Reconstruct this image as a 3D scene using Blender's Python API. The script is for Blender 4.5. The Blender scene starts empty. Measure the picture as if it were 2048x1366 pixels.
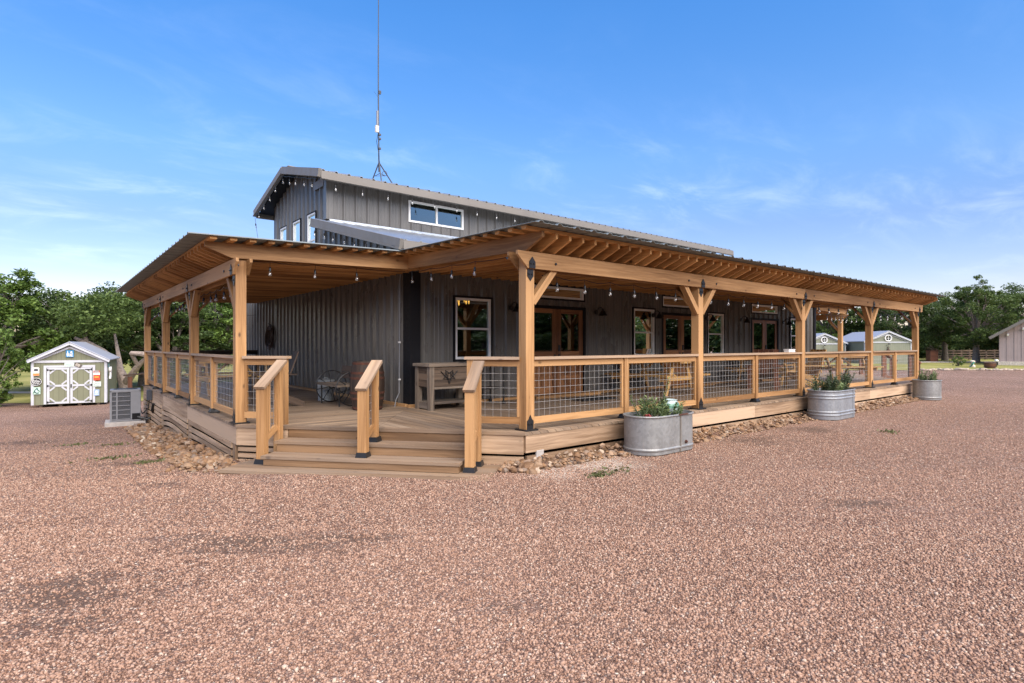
import bpy, math, random
import numpy as np
from mathutils import Vector as V, Matrix
R = math.radians
SC = bpy.context.scene
COL = SC.collection
random.seed(11)

# ---------------------------------------------------------------- camera, sky, sun, exposure
EYE, F, HOR = 1.5, 1140.0, 690.0
FW, RT = V((.6306, .7761, 0)), V((.7761, -.6306, 0))
cam = bpy.data.cameras.new('camera'); camo = bpy.data.objects.new('camera', cam); COL.objects.link(camo)
camo.location = (0, 0, EYE); camo.rotation_euler = (R(90), 0, -math.atan2(.6306, .7761))
cam.sensor_width = 36; cam.lens = F / 2048 * 36; cam.shift_y = (HOR - 683) / 2048
cam.clip_start = .05; cam.clip_end = 3000
SC.camera = camo
SC.view_settings.view_transform = 'Standard'; SC.view_settings.look = 'None'
SC.view_settings.exposure = 1.35; SC.view_settings.gamma = 1; SC.view_settings.use_curve_mapping = False

SUN_DIR = V((-.10, -.80, .86)).normalized()
sl = bpy.data.lights.new('sun', 'SUN'); so = bpy.data.objects.new('sun', sl); COL.objects.link(so)
sl.energy = 3.4; sl.angle = R(75); sl.color = (1, .88, .74)
so.rotation_euler = SUN_DIR.to_track_quat('Z', 'Y').to_euler(); so.location = SUN_DIR * 60

def link(nt, a, b): nt.links.new(a, b)
world = bpy.data.worlds.new('World'); SC.world = world; world.use_nodes = True
wt = world.node_tree; wt.nodes.clear()
def wn(t, **k):
    n = wt.nodes.new(t)
    for a, b in k.items(): setattr(n, a, b)
    return n
sky = wn('ShaderNodeTexSky', sky_type='NISHITA', sun_disc=False)
sky.sun_elevation = math.asin(SUN_DIR.z); sky.sun_rotation = math.atan2(SUN_DIR.x, SUN_DIR.y)
sky.air_density = 1.0; sky.dust_density = 0.25; sky.ozone_density = 2.2
hs = wn('ShaderNodeHueSaturation'); hs.inputs['Saturation'].default_value = 1.27; hs.inputs['Value'].default_value = 1.0
link(wt, sky.outputs[0], hs.inputs['Color'])
tc = wn('ShaderNodeTexCoord'); sx = wn('ShaderNodeSeparateXYZ'); link(wt, tc.outputs['Generated'], sx.inputs[0])
def wm(op, a, b=None, c=None):
    n = wn('ShaderNodeMath', operation=op)
    for i, q in enumerate((a, b, c)):
        if q is None: continue
        if isinstance(q, (int, float)): n.inputs[i].default_value = q
        else: link(wt, q, n.inputs[i])
    return n.outputs[0]
zz = wm('ADD', wm('MAXIMUM', sx.outputs[2], 0.0), .16)
cb = wn('ShaderNodeCombineXYZ')
link(wt, wm('DIVIDE', sx.outputs[0], zz), cb.inputs[0]); link(wt, wm('DIVIDE', sx.outputs[1], zz), cb.inputs[1])
mp = wn('ShaderNodeMapping'); mp.inputs['Rotation'].default_value = (0, 0, R(52)); mp.inputs['Scale'].default_value = (.9, 1.6, 1)
mp.inputs['Location'].default_value = (3.1, 1.7, 0)
link(wt, cb.outputs[0], mp.inputs[0])
nz = wn('ShaderNodeTexNoise'); nz.inputs['Scale'].default_value = 2.2; nz.inputs['Detail'].default_value = 9; nz.inputs['Roughness'].default_value = .62
nz.inputs['Distortion'].default_value = .5
link(wt, mp.outputs[0], nz.inputs['Vector'])
n2 = wn('ShaderNodeTexNoise'); n2.inputs['Scale'].default_value = .55; n2.inputs['Detail'].default_value = 2
link(wt, cb.outputs[0], n2.inputs['Vector'])
rmp = wn('ShaderNodeMapRange'); rmp.inputs[1].default_value = .44; rmp.inputs[2].default_value = .82; rmp.interpolation_type = 'SMOOTHSTEP'
link(wt, nz.outputs[0], rmp.inputs[0])
rm2 = wn('ShaderNodeMapRange'); rm2.inputs[1].default_value = .38; rm2.inputs[2].default_value = .62
link(wt, n2.outputs[0], rm2.inputs[0])
fade = wn('ShaderNodeMapRange'); fade.inputs[1].default_value = .52; fade.inputs[2].default_value = .25   # none overhead
link(wt, sx.outputs[2], fade.inputs[0])
cm = wm('MULTIPLY', wm('MULTIPLY', wm('MULTIPLY', rmp.outputs[0], rm2.outputs[0]), fade.outputs[0]), .17)
hz_ = wn('ShaderNodeValToRGB'); link(wt, sx.outputs[2], hz_.inputs[0]); e_ = hz_.color_ramp.elements
e_[0].position = 0.0; e_[0].color = (.78, .60, .64, 1); e_[1].position = .5; e_[1].color = (.84, .97, 1.10, 1)
m_ = hz_.color_ramp.elements.new(.19); m_.color = (.83, .66, .72, 1); m2_ = hz_.color_ramp.elements.new(.30); m2_.color = (1.0, .88, .92, 1)
tint = wn('ShaderNodeMix', data_type='RGBA', blend_type='MULTIPLY'); tint.inputs[0].default_value = 1
link(wt, hs.outputs[0], tint.inputs[6]); link(wt, hz_.outputs[0], tint.inputs[7])
mix = wn('ShaderNodeMix', data_type='RGBA'); link(wt, cm, mix.inputs[0]); link(wt, tint.outputs[2], mix.inputs[6])
mix.inputs[7].default_value = (8.5, 8.8, 9.2, 1)
bg = wn('ShaderNodeBackground'); bg.inputs[1].default_value = .10
link(wt, mix.outputs[2], bg.inputs[0])
ow = wn('ShaderNodeOutputWorld'); link(wt, bg.outputs[0], ow.inputs[0])

# ---------------------------------------------------------------- helpers
def at(px, Z, z=0.0):                      # a point of the place, Z metres ahead of the viewpoint
    p = FW * Z + RT * ((px - 1024) / F * Z); return V((p.x, p.y, z))

def base_of(o):
    while o.parent: o = o.parent
    return V(o.location)

def tag(o, label=None, cat=None, group=None, kind=None):
    if label: o['label'] = label
    if cat: o['category'] = cat
    if group: o['group'] = group
    if kind: o['kind'] = kind
    return o

def thing(name, label, cat, loc=(0, 0, 0), rz=0, group=None):
    o = bpy.data.objects.new(name, None); COL.objects.link(o)
    o.location = loc; o.rotation_euler = (0, 0, rz); o.empty_display_size = .2
    return tag(o, label, cat, group)

def copy_tree(o, parent=None):
    c = o.copy(); COL.objects.link(c); c.parent = parent
    for ch in [k for k in o.children]: copy_tree(ch, c)
    return c

class MB:
    def __init__(s): s.v = []; s.f = []; s.uv = []
    def emit(s, pts, faces, ud=V((0, 0, 1)), vd=None, wd=None, off=True):
        ud = V(ud).normalized()
        if vd is None:
            t = V((0, 0, 1)) if abs(ud.z) < .9 else V((1, 0, 0))
            vd = ud.cross(t).normalized(); wd = ud.cross(vd)
        o1, o2 = (random.uniform(0, 60), random.uniform(0, 60)) if off else (0, 0)
        n = len(s.v)
        pts = [V(p) for p in pts]
        s.v += [tuple(p) for p in pts]
        for f in faces:
            s.f.append(tuple(n + i for i in f))
            for i in f:
                p = pts[i]; s.uv.append((p.dot(ud) + o1, p.dot(vd) + p.dot(wd) + o2))
    def box(s, c, size, ax=None, grain=0):
        c = V(c); ax = [V(a).normalized() for a in ax] if ax else [V((1, 0, 0)), V((0, 1, 0)), V((0, 0, 1))]
        h = [ax[i] * (size[i] / 2) for i in range(3)]
        P = [c + h[0] * a + h[1] * b + h[2] * d for d in (-1, 1) for b in (-1, 1) for a in (-1, 1)]
        Fs = [(0, 2, 3, 1), (4, 5, 7, 6), (0, 1, 5, 4), (2, 6, 7, 3), (0, 4, 6, 2), (1, 3, 7, 5)]
        o = [i for i in range(3) if i != grain]
        s.emit(P, Fs, ax[grain], ax[o[0]], ax[o[1]])
        return s
    def bb(s, x0, x1, y0, y1, z0, z1, grain=0):
        return s.box(((x0 + x1) / 2, (y0 + y1) / 2, (z0 + z1) / 2), (x1 - x0, y1 - y0, z1 - z0), None, grain)
    def beam(s, p0, p1, w, h, up=(0, 0, 1)):
        p0, p1 = V(p0), V(p1); d = p1 - p0; L = d.length; d = d / L
        up = V(up)
        sd = d.cross(up)
        if sd.length < 1e-4: sd = d.cross(V((1, 0, 0)))
        sd.normalize(); u2 = sd.cross(d)
        return s.box((p0 + p1) / 2, (L, w, h), (d, sd, u2), 0)
    def prism(s, poly, ext, ud=(1, 0, 0)):
        poly = [V(p) for p in poly]; ext = V(ext); n = len(poly)
        P = poly + [p + ext for p in poly]
        Fs = [tuple(range(n - 1, -1, -1)), tuple(range(n, 2 * n))]
        Fs += [(i, (i + 1) % n, n + (i + 1) % n, n + i) for i in range(n)]
        s.emit(P, Fs, ud); return s
    def tube(s, pts, rad, seg=8, cap=True):
        pts = [V(p) for p in pts]; n = len(pts)
        rs = rad if isinstance(rad, (list, tuple)) else [rad] * n
        P = []; prev = None
        for i, p in enumerate(pts):
            d = (pts[min(i + 1, n - 1)] - pts[max(i - 1, 0)])
            if d.length < 1e-7: d = V((0, 0, 1))
            d.normalize()
            if prev is None:
                t = V((0, 0, 1)) if abs(d.z) < .9 else V((1, 0, 0)); a = d.cross(t).normalized()
            else:
                a = prev - d * prev.dot(d)
                a = a.normalized() if a.length > 1e-5 else d.orthogonal().normalized()
            prev = a; b = d.cross(a)
            P += [p + (a * math.cos(2 * math.pi * k / seg) + b * math.sin(2 * math.pi * k / seg)) * rs[i] for k in range(seg)]
        Fs = [(i * seg + k, i * seg + (k + 1) % seg, (i + 1) * seg + (k + 1) % seg, (i + 1) * seg + k) for i in range(n - 1) for k in range(seg)]
        if cap: Fs += [tuple(range(seg - 1, -1, -1)), tuple(range((n - 1) * seg, n * seg))]
        d = pts[-1] - pts[0]
        s.emit(P, Fs, d if d.length > 1e-5 else (0, 0, 1)); return s
    def lathe(s, prof, c=(0, 0, 0), seg=20, sx=1, sy=1):
        c = V(c); P = []; n = len(prof)
        for r, z in prof:
            P += [c + V((r * sx * math.cos(2 * math.pi * k / seg), r * sy * math.sin(2 * math.pi * k / seg), z)) for k in range(seg)]
        Fs = [(i * seg + k, i * seg + (k + 1) % seg, (i + 1) * seg + (k + 1) % seg, (i + 1) * seg + k) for i in range(n - 1) for k in range(seg)]
        Fs += [tuple(range(seg - 1, -1, -1)), tuple(range((n - 1) * seg, n * seg))]
        s.emit(P, Fs); return s
    def loft(s, rings, cap=True, ud=(0, 0, 1)):
        m = len(rings[0]); P = [p for r in rings for p in r]
        Fs = [(i * m + k, i * m + (k + 1) % m, (i + 1) * m + (k + 1) % m, (i + 1) * m + k) for i in range(len(rings) - 1) for k in range(m)]
        if cap: Fs += [tuple(range(m - 1, -1, -1)), tuple(range((len(rings) - 1) * m, len(rings) * m))]
        s.emit(P, Fs, ud); return s
    def torus(s, c, r, w, n=(0, 0, 1), seg=32, k=6, sq=1.0):
        n = V(n).normalized(); a = n.orthogonal().normalized(); b = n.cross(a)
        pts = [V(c) + a * r * math.cos(2 * math.pi * i / seg) + b * r * sq * math.sin(2 * math.pi * i / seg) for i in range(seg + 1)]
        return s.tube(pts, w, k, cap=False)
    def quad(s, a, b, c, d, ud=(1, 0, 0)):
        s.emit([a, b, c, d], [(0, 1, 2, 3)], ud, off=False); return s
    def build(s, name, m, parent=None, smooth=False, bevel=0):
        me = bpy.data.meshes.new(name)
        b = base_of(parent) if parent else V((0, 0, 0))
        me.from_pydata([(x - b.x, y - b.y, z - b.z) for x, y, z in s.v], [], s.f)
        uvl = me.uv_layers.new(name='UVMap')
        uvl.data.foreach_set('uv', [q for p in s.uv for q in p])
        me.materials.append(m)
        if smooth: me.polygons.foreach_set('use_smooth', [True] * len(me.polygons))
        me.update()
        o = bpy.data.objects.new(name, me); COL.objects.link(o)
        if parent: o.parent = parent
        if bevel:
            md = o.modifiers.new('bevel', 'BEVEL'); md.width = bevel; md.segments = 2; md.limit_method = 'ANGLE'
        if smooth:
            try: me.set_sharp_from_angle(angle=R(40))
            except Exception: pass
        return o

# ---------------------------------------------------------------- materials
class NT:
    def __init__(s, name):
        s.m = bpy.data.materials.new(name); s.m.use_nodes = True; s.t = s.m.node_tree; s.t.nodes.clear()
        s.out = s.t.nodes.new('ShaderNodeOutputMaterial')
    def n(s, t, inp=None, **k):
        q = s.t.nodes.new(t)
        for a, b in k.items(): setattr(q, a, b)
        for a, b in (inp or {}).items(): s.set(q, a, b)
        return q
    def set(s, q, a, b):
        if hasattr(b, 'is_output'): s.t.links.new(b, q.inputs[a])
        else: q.inputs[a].default_value = b
    def math(s, op, a, b=0.0, c=0.0):
        q = s.n('ShaderNodeMath', operation=op)
        for i, z in enumerate((a, b, c)): s.set(q, i, z)
        return q.outputs[0]
    def noise(s, vec, scale, detail=4, rough=.55, dist=0):
        return s.n('ShaderNodeTexNoise', {'Vector': vec, 'Scale': scale, 'Detail': detail, 'Roughness': rough, 'Distortion': dist}).outputs[0]
    def vor(s, vec, scale, **k):
        return s.n('ShaderNodeTexVoronoi', {'Vector': vec, 'Scale': scale}, **k)
    def map(s, vec, scale=(1, 1, 1), loc=(0, 0, 0), rot=(0, 0, 0)):
        return s.n('ShaderNodeMapping', {'Vector': vec, 'Scale': scale, 'Location': loc, 'Rotation': rot}).outputs[0]
    def rng(s, v, a, b, c=0., d=1.):
        return s.n('ShaderNodeMapRange', {0: v, 1: a, 2: b, 3: c, 4: d}).outputs[0]
    def ramp(s, v, stops, interp='LINEAR'):
        q = s.n('ShaderNodeValToRGB', {0: v}); e = q.color_ramp.elements; q.color_ramp.interpolation = interp
        while len(e) < len(stops): e.new(.5)
        for i, (p, c) in enumerate(stops): e[i].position = p; e[i].color = (*c, 1) if len(c) == 3 else c
        return q.outputs[0]
    def mix(s, f, a, b, mode='MIX'):
        q = s.n('ShaderNodeMix', data_type='RGBA', blend_type=mode)
        s.set(q, 0, f)
        for i, z in ((6, a), (7, b)): s.set(q, i, z if hasattr(z, 'is_output') else (*z, 1))
        return q.outputs[2]
    def uv(s): return s.n('ShaderNodeUVMap', uv_map='UVMap').outputs[0]
    def obj(s): return s.n('ShaderNodeTexCoord').outputs['Object']
    def pos(s): return s.n('ShaderNodeNewGeometry').outputs['Position']
    def bump(s, h, strength=.3, dist=.01):
        return s.n('ShaderNodeBump', {'Height': h, 'Strength': strength, 'Distance': dist}).outputs[0]
    def bsdf(s, col, rough=.6, metal=0., nrm=None, spec=.5):
        q = s.n('ShaderNodeBsdfPrincipled')
        s.set(q, 'Base Color', col if hasattr(col, 'is_output') else (*col, 1))
        s.set(q, 'Roughness', rough); s.set(q, 'Metallic', metal); s.set(q, 'Specular IOR Level', spec)
        if nrm: s.set(q, 'Normal', nrm)
        s.t.links.new(q.outputs[0], s.out.inputs[0]); return s.m

def plain(name, col, rough=.6, metal=0., var=.12, scale=6, spec=.5):
    t = NT(name); n = t.noise(t.obj(), scale, 5)
    lo = tuple(c * (1 - var) for c in col); hi = tuple(c * (1 + var) for c in col)
    c = t.ramp(n, [(.3, lo), (.7, hi)])
    r = t.rng(t.noise(t.obj(), scale * 3, 3), .3, .7, rough - .08, rough + .08)
    return t.bsdf(c, r, metal, spec=spec)

def wood(name, light, dark, knot=(.06, .03, .015), grain=1., gray=0., plank=0., rough=.62, groove=.05):
    t = NT(name); uv = t.uv()
    sp = t.n('ShaderNodeSeparateXYZ', {0: uv}); u, v = sp.outputs[0], sp.outputs[1]
    if plank:
        bi = t.math('FLOOR', t.math('DIVIDE', v, plank))
        fr = t.math('FRACT', t.math('DIVIDE', v, plank))
        wnoise = t.n('ShaderNodeTexWhiteNoise', {'W': bi}, noise_dimensions='1D')
        u2 = t.math('ADD', u, t.math('MULTIPLY', wnoise.outputs[0], 37.0))
        uv = t.n('ShaderNodeCombineXYZ', {0: u2, 1: v, 2: bi}).outputs[0]
    # wavering grain with cathedral figure
    warp = t.noise(t.map(uv, (.9, 3.5, 1)), 1.0, 3)
    vv = t.n('ShaderNodeVectorMath', {0: uv, 1: t.n('ShaderNodeCombineXYZ', {1: t.math('MULTIPLY', warp, .11)}).outputs[0]}, operation='ADD').outputs[0]
    g1 = t.noise(t.map(vv, (1.0, 26 * grain, 1)), 1.0, 5, .6)
    g2 = t.noise(t.map(vv, (3.0, 140 * grain, 1)), 1.0, 2, .6)
    tone = t.noise(t.map(uv, (.22, .8, 1)), 1.0, 2)
    f = t.math('ADD', t.math('ADD', t.math('MULTIPLY', g1, .85), t.math('MULTIPLY', g2, .25)), t.math('MULTIPLY', t.rng(tone, .32, .68), .6))
    c = t.ramp(f, [(.58, tuple(q * .8 for q in dark)), (.84, tuple((a_ + b_) / 2 for a_, b_ in zip(dark, light))), (1.0, tuple(q * 1.0 for q in light))])
    if plank:
        c = t.mix(t.math('MULTIPLY', t.math('SUBTRACT', wnoise.outputs[0], .35), .45), c, tuple(q * .62 for q in dark))
    k = t.vor(t.map(vv, (4.2, 7.0, 1)), 1.0)
    km = t.rng(k.outputs['Distance'], .07, .20, 1, 0)
    sel = t.n('ShaderNodeSeparateColor', {0: k.outputs['Color']}).outputs[0]
    km = t.math('MULTIPLY', km, t.math('LESS_THAN', sel, .17))
    c = t.mix(t.math('MULTIPLY', km, .8), c, knot)
    crk = t.rng(t.noise(t.map(vv, (.5, 95, 1), (5, 2, 0)), 1.0, 2), .70, .76, 0, .65)
    c = t.mix(crk, c, tuple(q * .35 for q in dark))           # drying checks
    if gray:
        gm = t.rng(t.noise(t.map(uv, (.6, 5, 1)), 1.0, 5), .35, .7, 0, gray)
        c = t.mix(gm, c, (.26, .235, .205))
    h = t.math('ADD', g1, t.math('MULTIPLY', g2, .5))
    if plank:
        e = t.math('MULTIPLY', t.math('GREATER_THAN', fr, groove), t.math('LESS_THAN', fr, 1 - groove * .2))
        c = t.mix(e, (.022, .016, .011), c)
        h = t.math('MULTIPLY', h, e)
    return t.bsdf(c, rough, 0, t.bump(h, .35, .004), .35)

M = {}
M['fresh'] = wood('wood_fresh', (.48, .272, .118), (.26, .13, .047))
M['rafter'] = wood('wood_rafter', (.62, .335, .125), (.36, .17, .055))
M['pale'] = wood('wood_pale', (.53, .375, .245), (.26, .16, .09), gray=.12)
M['cap'] = wood('wood_cap', (.43, .29, .18), (.27, .175, .105), gray=.4)
M['tread'] = wood('wood_tread', (.27, .18, .11), (.15, .092, .052), gray=.35)
M['riser'] = wood('wood_riser', (.27, .162, .083), (.15, .082, .038), gray=.08)
M['deck'] = wood('wood_deck', (.325, .225, .14), (.185, .12, .072), gray=.35, plank=.14)
M['door'] = wood('wood_door', (.33, .15, .06), (.15, .06, .023), grain=.8, rough=.45)
M['old'] = wood('wood_old', (.27, .205, .145), (.06, .042, .03), gray=.3, rough=.8)
M['oldd'] = wood('wood_old_dark', (.17, .115, .075), (.035, .023, .016), gray=.15, rough=.85)
M['red'] = wood('wood_red', (.21, .085, .045), (.09, .036, .02))
M['table'] = wood('wood_table', (.60, .36, .13), (.40, .21, .07))
M['brown'] = wood('wood_brown', (.10, .064, .042), (.038, .024, .017))
def siding_mat():
    t = NT('siding_metal'); o = t.pos(); z = t.n('ShaderNodeSeparateXYZ', {0: o}).outputs[2]
    n = t.noise(t.map(o, (1.2, 1.2, .5)), 2, 5); c = t.ramp(n, [(.3, (.106, .100, .091)), (.7, (.128, .120, .109))])
    d = t.math('MULTIPLY', t.rng(z, .38, .85, .55, 0), t.rng(t.noise(o, 7, 5, .65), .35, .7))
    c = t.mix(d, c, (.20, .155, .125))                     # dust splashed up near the boards
    run = t.rng(t.noise(t.map(o, (9, 9, .35)), 1.5, 4), .52, .75, 0, .35); c = t.mix(run, c, (.175, .165, .15))
    return t.bsdf(c, t.rng(n, .3, .7, .24, .36), 0, t.bump(t.noise(t.map(o, (1, 1, .6)), 1.6, 2), .25, .02))
M['siding'] = siding_mat()
M['black'] = plain('black_metal', (.012, .012, .013), .45, 0, .2)
M['trimblack'] = plain('black_trim', (.010, .010, .012), .6, 0, .1, spec=.15)
M['shade_black'] = plain('painted_shade_black', (.003, .003, .003), 1, 0, .1, spec=0)  # matt near-black that paints in the shade below the deck
M['fascia'] = plain('fascia_tan', (.165, .148, .128), .5, .0, .06, 2)
M['galv'] = plain('galvalume', (.50, .53, .56), .38, .75, .08, 3)
M['sheet'] = plain('roof_sheet', (.19, .215, .215), .5, .3, .12, 2)
M['white'] = plain('white_vinyl', (.72, .71, .69), .35, 0, .03)
M['shedtrim'] = plain('shed_trim_paint', (.46, .47, .50), .6, 0, .08, 5)
M['wire'] = plain('galvanised_wire', (.36, .35, .335), .45, .4, .1)
M['cream'] = plain('cream_plastic', (.6, .56, .48), .5)
M['soil'] = plain('soil', (.06, .042, .03), .95, 0, .4, 30)
M['stone_pale'] = plain('pale_stone', (.55, .48, .40), .85, 0, .25, 14)
M['concrete'] = plain('concrete', (.40, .37, .34), .85, 0, .15, 12)
M['acgrey'] = plain('ac_grey', (.20, .205, .22), .5, 0, .05)
M['acdark'] = plain('ac_dark', (.045, .05, .062), .5, 0, .1)
M['rust'] = plain('rust', (.075, .026, .014), .9, 0, .4, 20)
M['interior'] = plain('interior', (.10, .075, .055), .8)
M['bark'] = plain('bark', (.15, .125, .105), .95, 0, .4, 10)
M['barkpale'] = plain('bark_pale', (.25, .20, .165), .95, 0, .35, 9)
M['coil'] = plain('bitumen_hose', (.015, .015, .015), .55)
M['blueroof'] = plain('shed_roof', (.36, .38, .43), .5, .3, .05)
M['potglaze'] = None

def glass_mat(name, refl=.17, tint=(.5, .56, .55)):
    t = NT(name)
    fr = t.n('ShaderNodeLayerWeight', {'Blend': .35}).outputs['Fresnel']
    f = t.math('MINIMUM', t.math('ADD', t.math('MULTIPLY', fr, 1.0), refl), 1.0)
    tr = t.n('ShaderNodeBsdfTransparent', {0: (*tint, 1)})
    gl = t.n('ShaderNodeBsdfGlossy', {'Color': (.86, .95, .93, 1), 'Roughness': .015})
    mx = t.n('ShaderNodeMixShader', {0: f, 1: tr.outputs[0], 2: gl.outputs[0]})
    t.t.links.new(mx.outputs[0], t.out.inputs[0]); return t.m
M['glass'] = glass_mat('window_glass', .13)
def bulb_mat():
    t = NT('bulb_glass')
    tr = t.n('ShaderNodeBsdfTransparent', {0: (.9, .9, .88, 1)})
    gl = t.n('ShaderNodeBsdfGlossy', {'Color': (1, 1, 1, 1), 'Roughness': .06})
    df = t.n('ShaderNodeBsdfDiffuse', {'Color': (.75, .73, .70, 1)})
    a = t.n('ShaderNodeMixShader', {0: .09, 1: tr.outputs[0], 2: df.outputs[0]})
    b = t.n('ShaderNodeMixShader', {0: .15, 1: a.outputs[0], 2: gl.outputs[0]})
    t.t.links.new(b.outputs[0], t.out.inputs[0]); return t.m
M['bulb'] = bulb_mat()
def emit(name, col, s):
    t = NT(name); e = t.n('ShaderNodeEmission', {0: (*col, 1), 1: s}); t.t.links.new(e.outputs[0], t.out.inputs[0]); return t.m
M['glow'] = emit('warm_glow', (1, .42, .08), 3)

def leaf_mat(name, a, b, tr=.3):
    t = NT(name)
    rnd = t.n('ShaderNodeNewGeometry').outputs['Random Per Island']
    big = t.noise(t.obj(), .9, 3)
    f = t.math('ADD', t.math('MULTIPLY', rnd, .6), t.math('MULTIPLY', t.rng(big, .3, .7), .4))
    c = t.ramp(f, [(.1, a), (.95, b)])
    p = t.n('ShaderNodeBsdfPrincipled', {'Base Color': c, 'Roughness': .55, 'Specular IOR Level': .3})
    tl = t.n('ShaderNodeBsdfTranslucent', {'Color': c})
    m = t.n('ShaderNodeMixShader', {0: tr, 1: p.outputs[0], 2: tl.outputs[0]})
    t.t.links.new(m.outputs[0], t.out.inputs[0]); return t.m
M['leaf'] = leaf_mat('leaf_oak', (.042, .076, .018), (.145, .205, .052))
M['leafb'] = leaf_mat('leaf_bright', (.065, .12, .024), (.18, .265, .055))
M['leafd'] = leaf_mat('leaf_dark', (.030, .058, .016), (.11, .16, .045))
M['plant'] = leaf_mat('leaf_plant', (.07, .11, .035), (.24, .31, .13), .15)
M['plantd'] = leaf_mat('leaf_planter_dark', (.035, .06, .03), (.13, .175, .09), .15)
M['grassb'] = leaf_mat('grass_blade', (.07, .085, .03), (.17, .18, .075), .2)

def rock_mat():
    t = NT('river_rock'); rnd = t.n('ShaderNodeObjectInfo').outputs['Random']
    isl = t.n('ShaderNodeNewGeometry').outputs['Random Per Island']
    r = t.math('FRACT', t.math('ADD', rnd, isl))
    c = t.ramp(r, [(.0, (.11, .06, .032)), (.22, (.28, .155, .075)), (.42, (.17, .105, .065)), (.62, (.34, .22, .13)), (.78, (.20, .16, .13)), (.9, (.30, .17, .09)), (1., (.52, .44, .34))])
    n = t.noise(t.obj(), 22, 5)
    c = t.mix(t.rng(n, .35, .75, 0, .55), c, (.16, .10, .06))
    return t.bsdf(c, .75, 0, t.bump(n, .4, .01), .3)
M['rock'] = rock_mat()

WEAR = []
for px_, y_, rx_, ry_ in ((500, 1085, .9, .3), (130, 1195, .6, .4), (1010, 1215, .25, .14), (690, 1075, .5, .16), (60, 1250, .5, .2), (1500, 880, .7, .5), (1630, 860, .8, .5), (70, 845, 1.2, .5), (250, 905, .5, .3), (1750, 1010, .5, .2), (330, 960, .4, .15)):
    q_ = at(px_, 1.535 * F / (y_ - HOR)); WEAR.append((q_.x, q_.y, rx_, ry_))
def gravel_mat():
    t = NT('pink_granite_gravel'); p = t.pos()
    fl = t.n('ShaderNodeVectorMath', {0: p, 1: (1, 1, 0)}, operation='MULTIPLY').outputs[0]
    wob = t.n('ShaderNodeTexNoise', {'Vector': fl, 'Scale': 40., 'Detail': 2.})
    fl2 = t.n('ShaderNodeVectorMath', {0: fl, 1: t.n('ShaderNodeVectorMath', {0: wob.outputs[1], 1: (.012, .012, 0)}, operation='MULTIPLY').outputs[0]}, operation='ADD').outputs[0]
    v1 = t.vor(fl2, 58); v2 = t.vor(fl2, 110); 
    s1 = t.n('ShaderNodeSeparateColor', {0: v1.outputs['Color']}); s2 = t.n('ShaderNodeSeparateColor', {0: v2.outputs['Color']})
    stops = [(0., (.06, .033, .023)), (.14, (.18, .092, .060)), (.36, (.37, .205, .135)), (.62, (.49, .287, .193)), (.84, (.60, .40, .285)), (1., (.80, .68, .54))]
    c1 = t.ramp(s1.outputs[0], stops); c2 = t.ramp(s2.outputs[0], stops)
    sel = t.math('GREATER_THAN', s1.outputs[1], .52)
    c = t.mix(sel, c1, c2)
    gap = t.rng(t.mix(sel, v1.outputs['Distance'], v2.outputs['Distance']), .30, .60, 0, .85)
    c = t.mix(gap, c, (.07, .038, .028))
    big = t.noise(fl, .35, 6, .62); med = t.noise(t.map(fl, (1, 1, 1), (7, 3, 0)), 1.6, 6, .66)
    # damp/dark soil showing through in streaks
    dk = t.math('MULTIPLY', t.rng(big, .46, .62), t.rng(med, .42, .58))
    c = t.mix(t.math('MULTIPLY', dk, t.math('MULTIPLY', t.math('LESS_THAN', s2.outputs[0], .55), .7)), c, (.11, .066, .045))
    lt = t.rng(t.noise(t.map(fl, (1, 1, 1), (31, 17, 0)), .22, 5), .45, .72, 0, .22)
    c = t.mix(lt, c, (.47, .31, .24))
    def streak(x, y, rx, ry):
        q = t.n('ShaderNodeVectorMath', {0: fl, 1: (x, y, 0)}, operation='SUBTRACT').outputs[0]
        a_ = t.n('ShaderNodeVectorMath', {0: q, 1: (.776 / rx, -.6306 / rx, 0)}, operation='DOT_PRODUCT').outputs['Value']
        b_ = t.n('ShaderNodeVectorMath', {0: q, 1: (.6306 / ry, .776 / ry, 0)}, operation='DOT_PRODUCT').outputs['Value']
        l = t.n('ShaderNodeVectorMath', {0: t.n('ShaderNodeCombineXYZ', {0: a_, 1: b_}).outputs[0]}, operation='LENGTH').outputs['Value']
        return t.rng(t.math('ADD', l, t.math('MULTIPLY', t.math('SUBTRACT', med, .5), 3.6)), .2, 1.25, 1, 0)
    # bare dark soil worn through in wheel tracks across the drive
    wear = None
    for x_, y_, rx, ry in WEAR:
        q = streak(x_, y_, rx, ry); wear = q if wear is None else t.math('MAXIMUM', wear, q)
    clump = t.noise(t.map(fl, (1, 1, 1), (3, 9, 0)), 11, 4, .7)
    wear = t.math('MULTIPLY', wear, t.rng(t.math('ADD', clump, t.math('MULTIPLY', wear, .22)), .55, .66))
    c = t.mix(t.math('MULTIPLY', wear, .75), c, (.105, .066, .046))
    # pale limestone chips trodden out beside the near planter
    def spot(x, y, r):
        d = t.n('ShaderNodeVectorMath', {0: fl, 1: (x, y, 0)}, operation='DISTANCE').outputs['Value']
        return t.rng(t.math('ADD', d, t.math('MULTIPLY', med, r * 1.1)), r * .9, r * 1.5, 1, 0)
    sp = t.math('MAXIMUM', spot(5.6, 5.0, .75), spot(4.7, 5.0, .5))
    chip = t.math('MULTIPLY', sp, t.math('GREATER_THAN', s1.outputs[2], .38))
    c = t.mix(t.math('MULTIPLY', chip, .7), c, (.60, .53, .44))
    h = t.math('SUBTRACT', 1.0, t.mix(sel, v1.outputs['Distance'], v2.outputs['Distance']))
    return t.bsdf(c, .85, 0, t.bump(h, .9, .012), .25)
M['gravel'] = gravel_mat()
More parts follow.
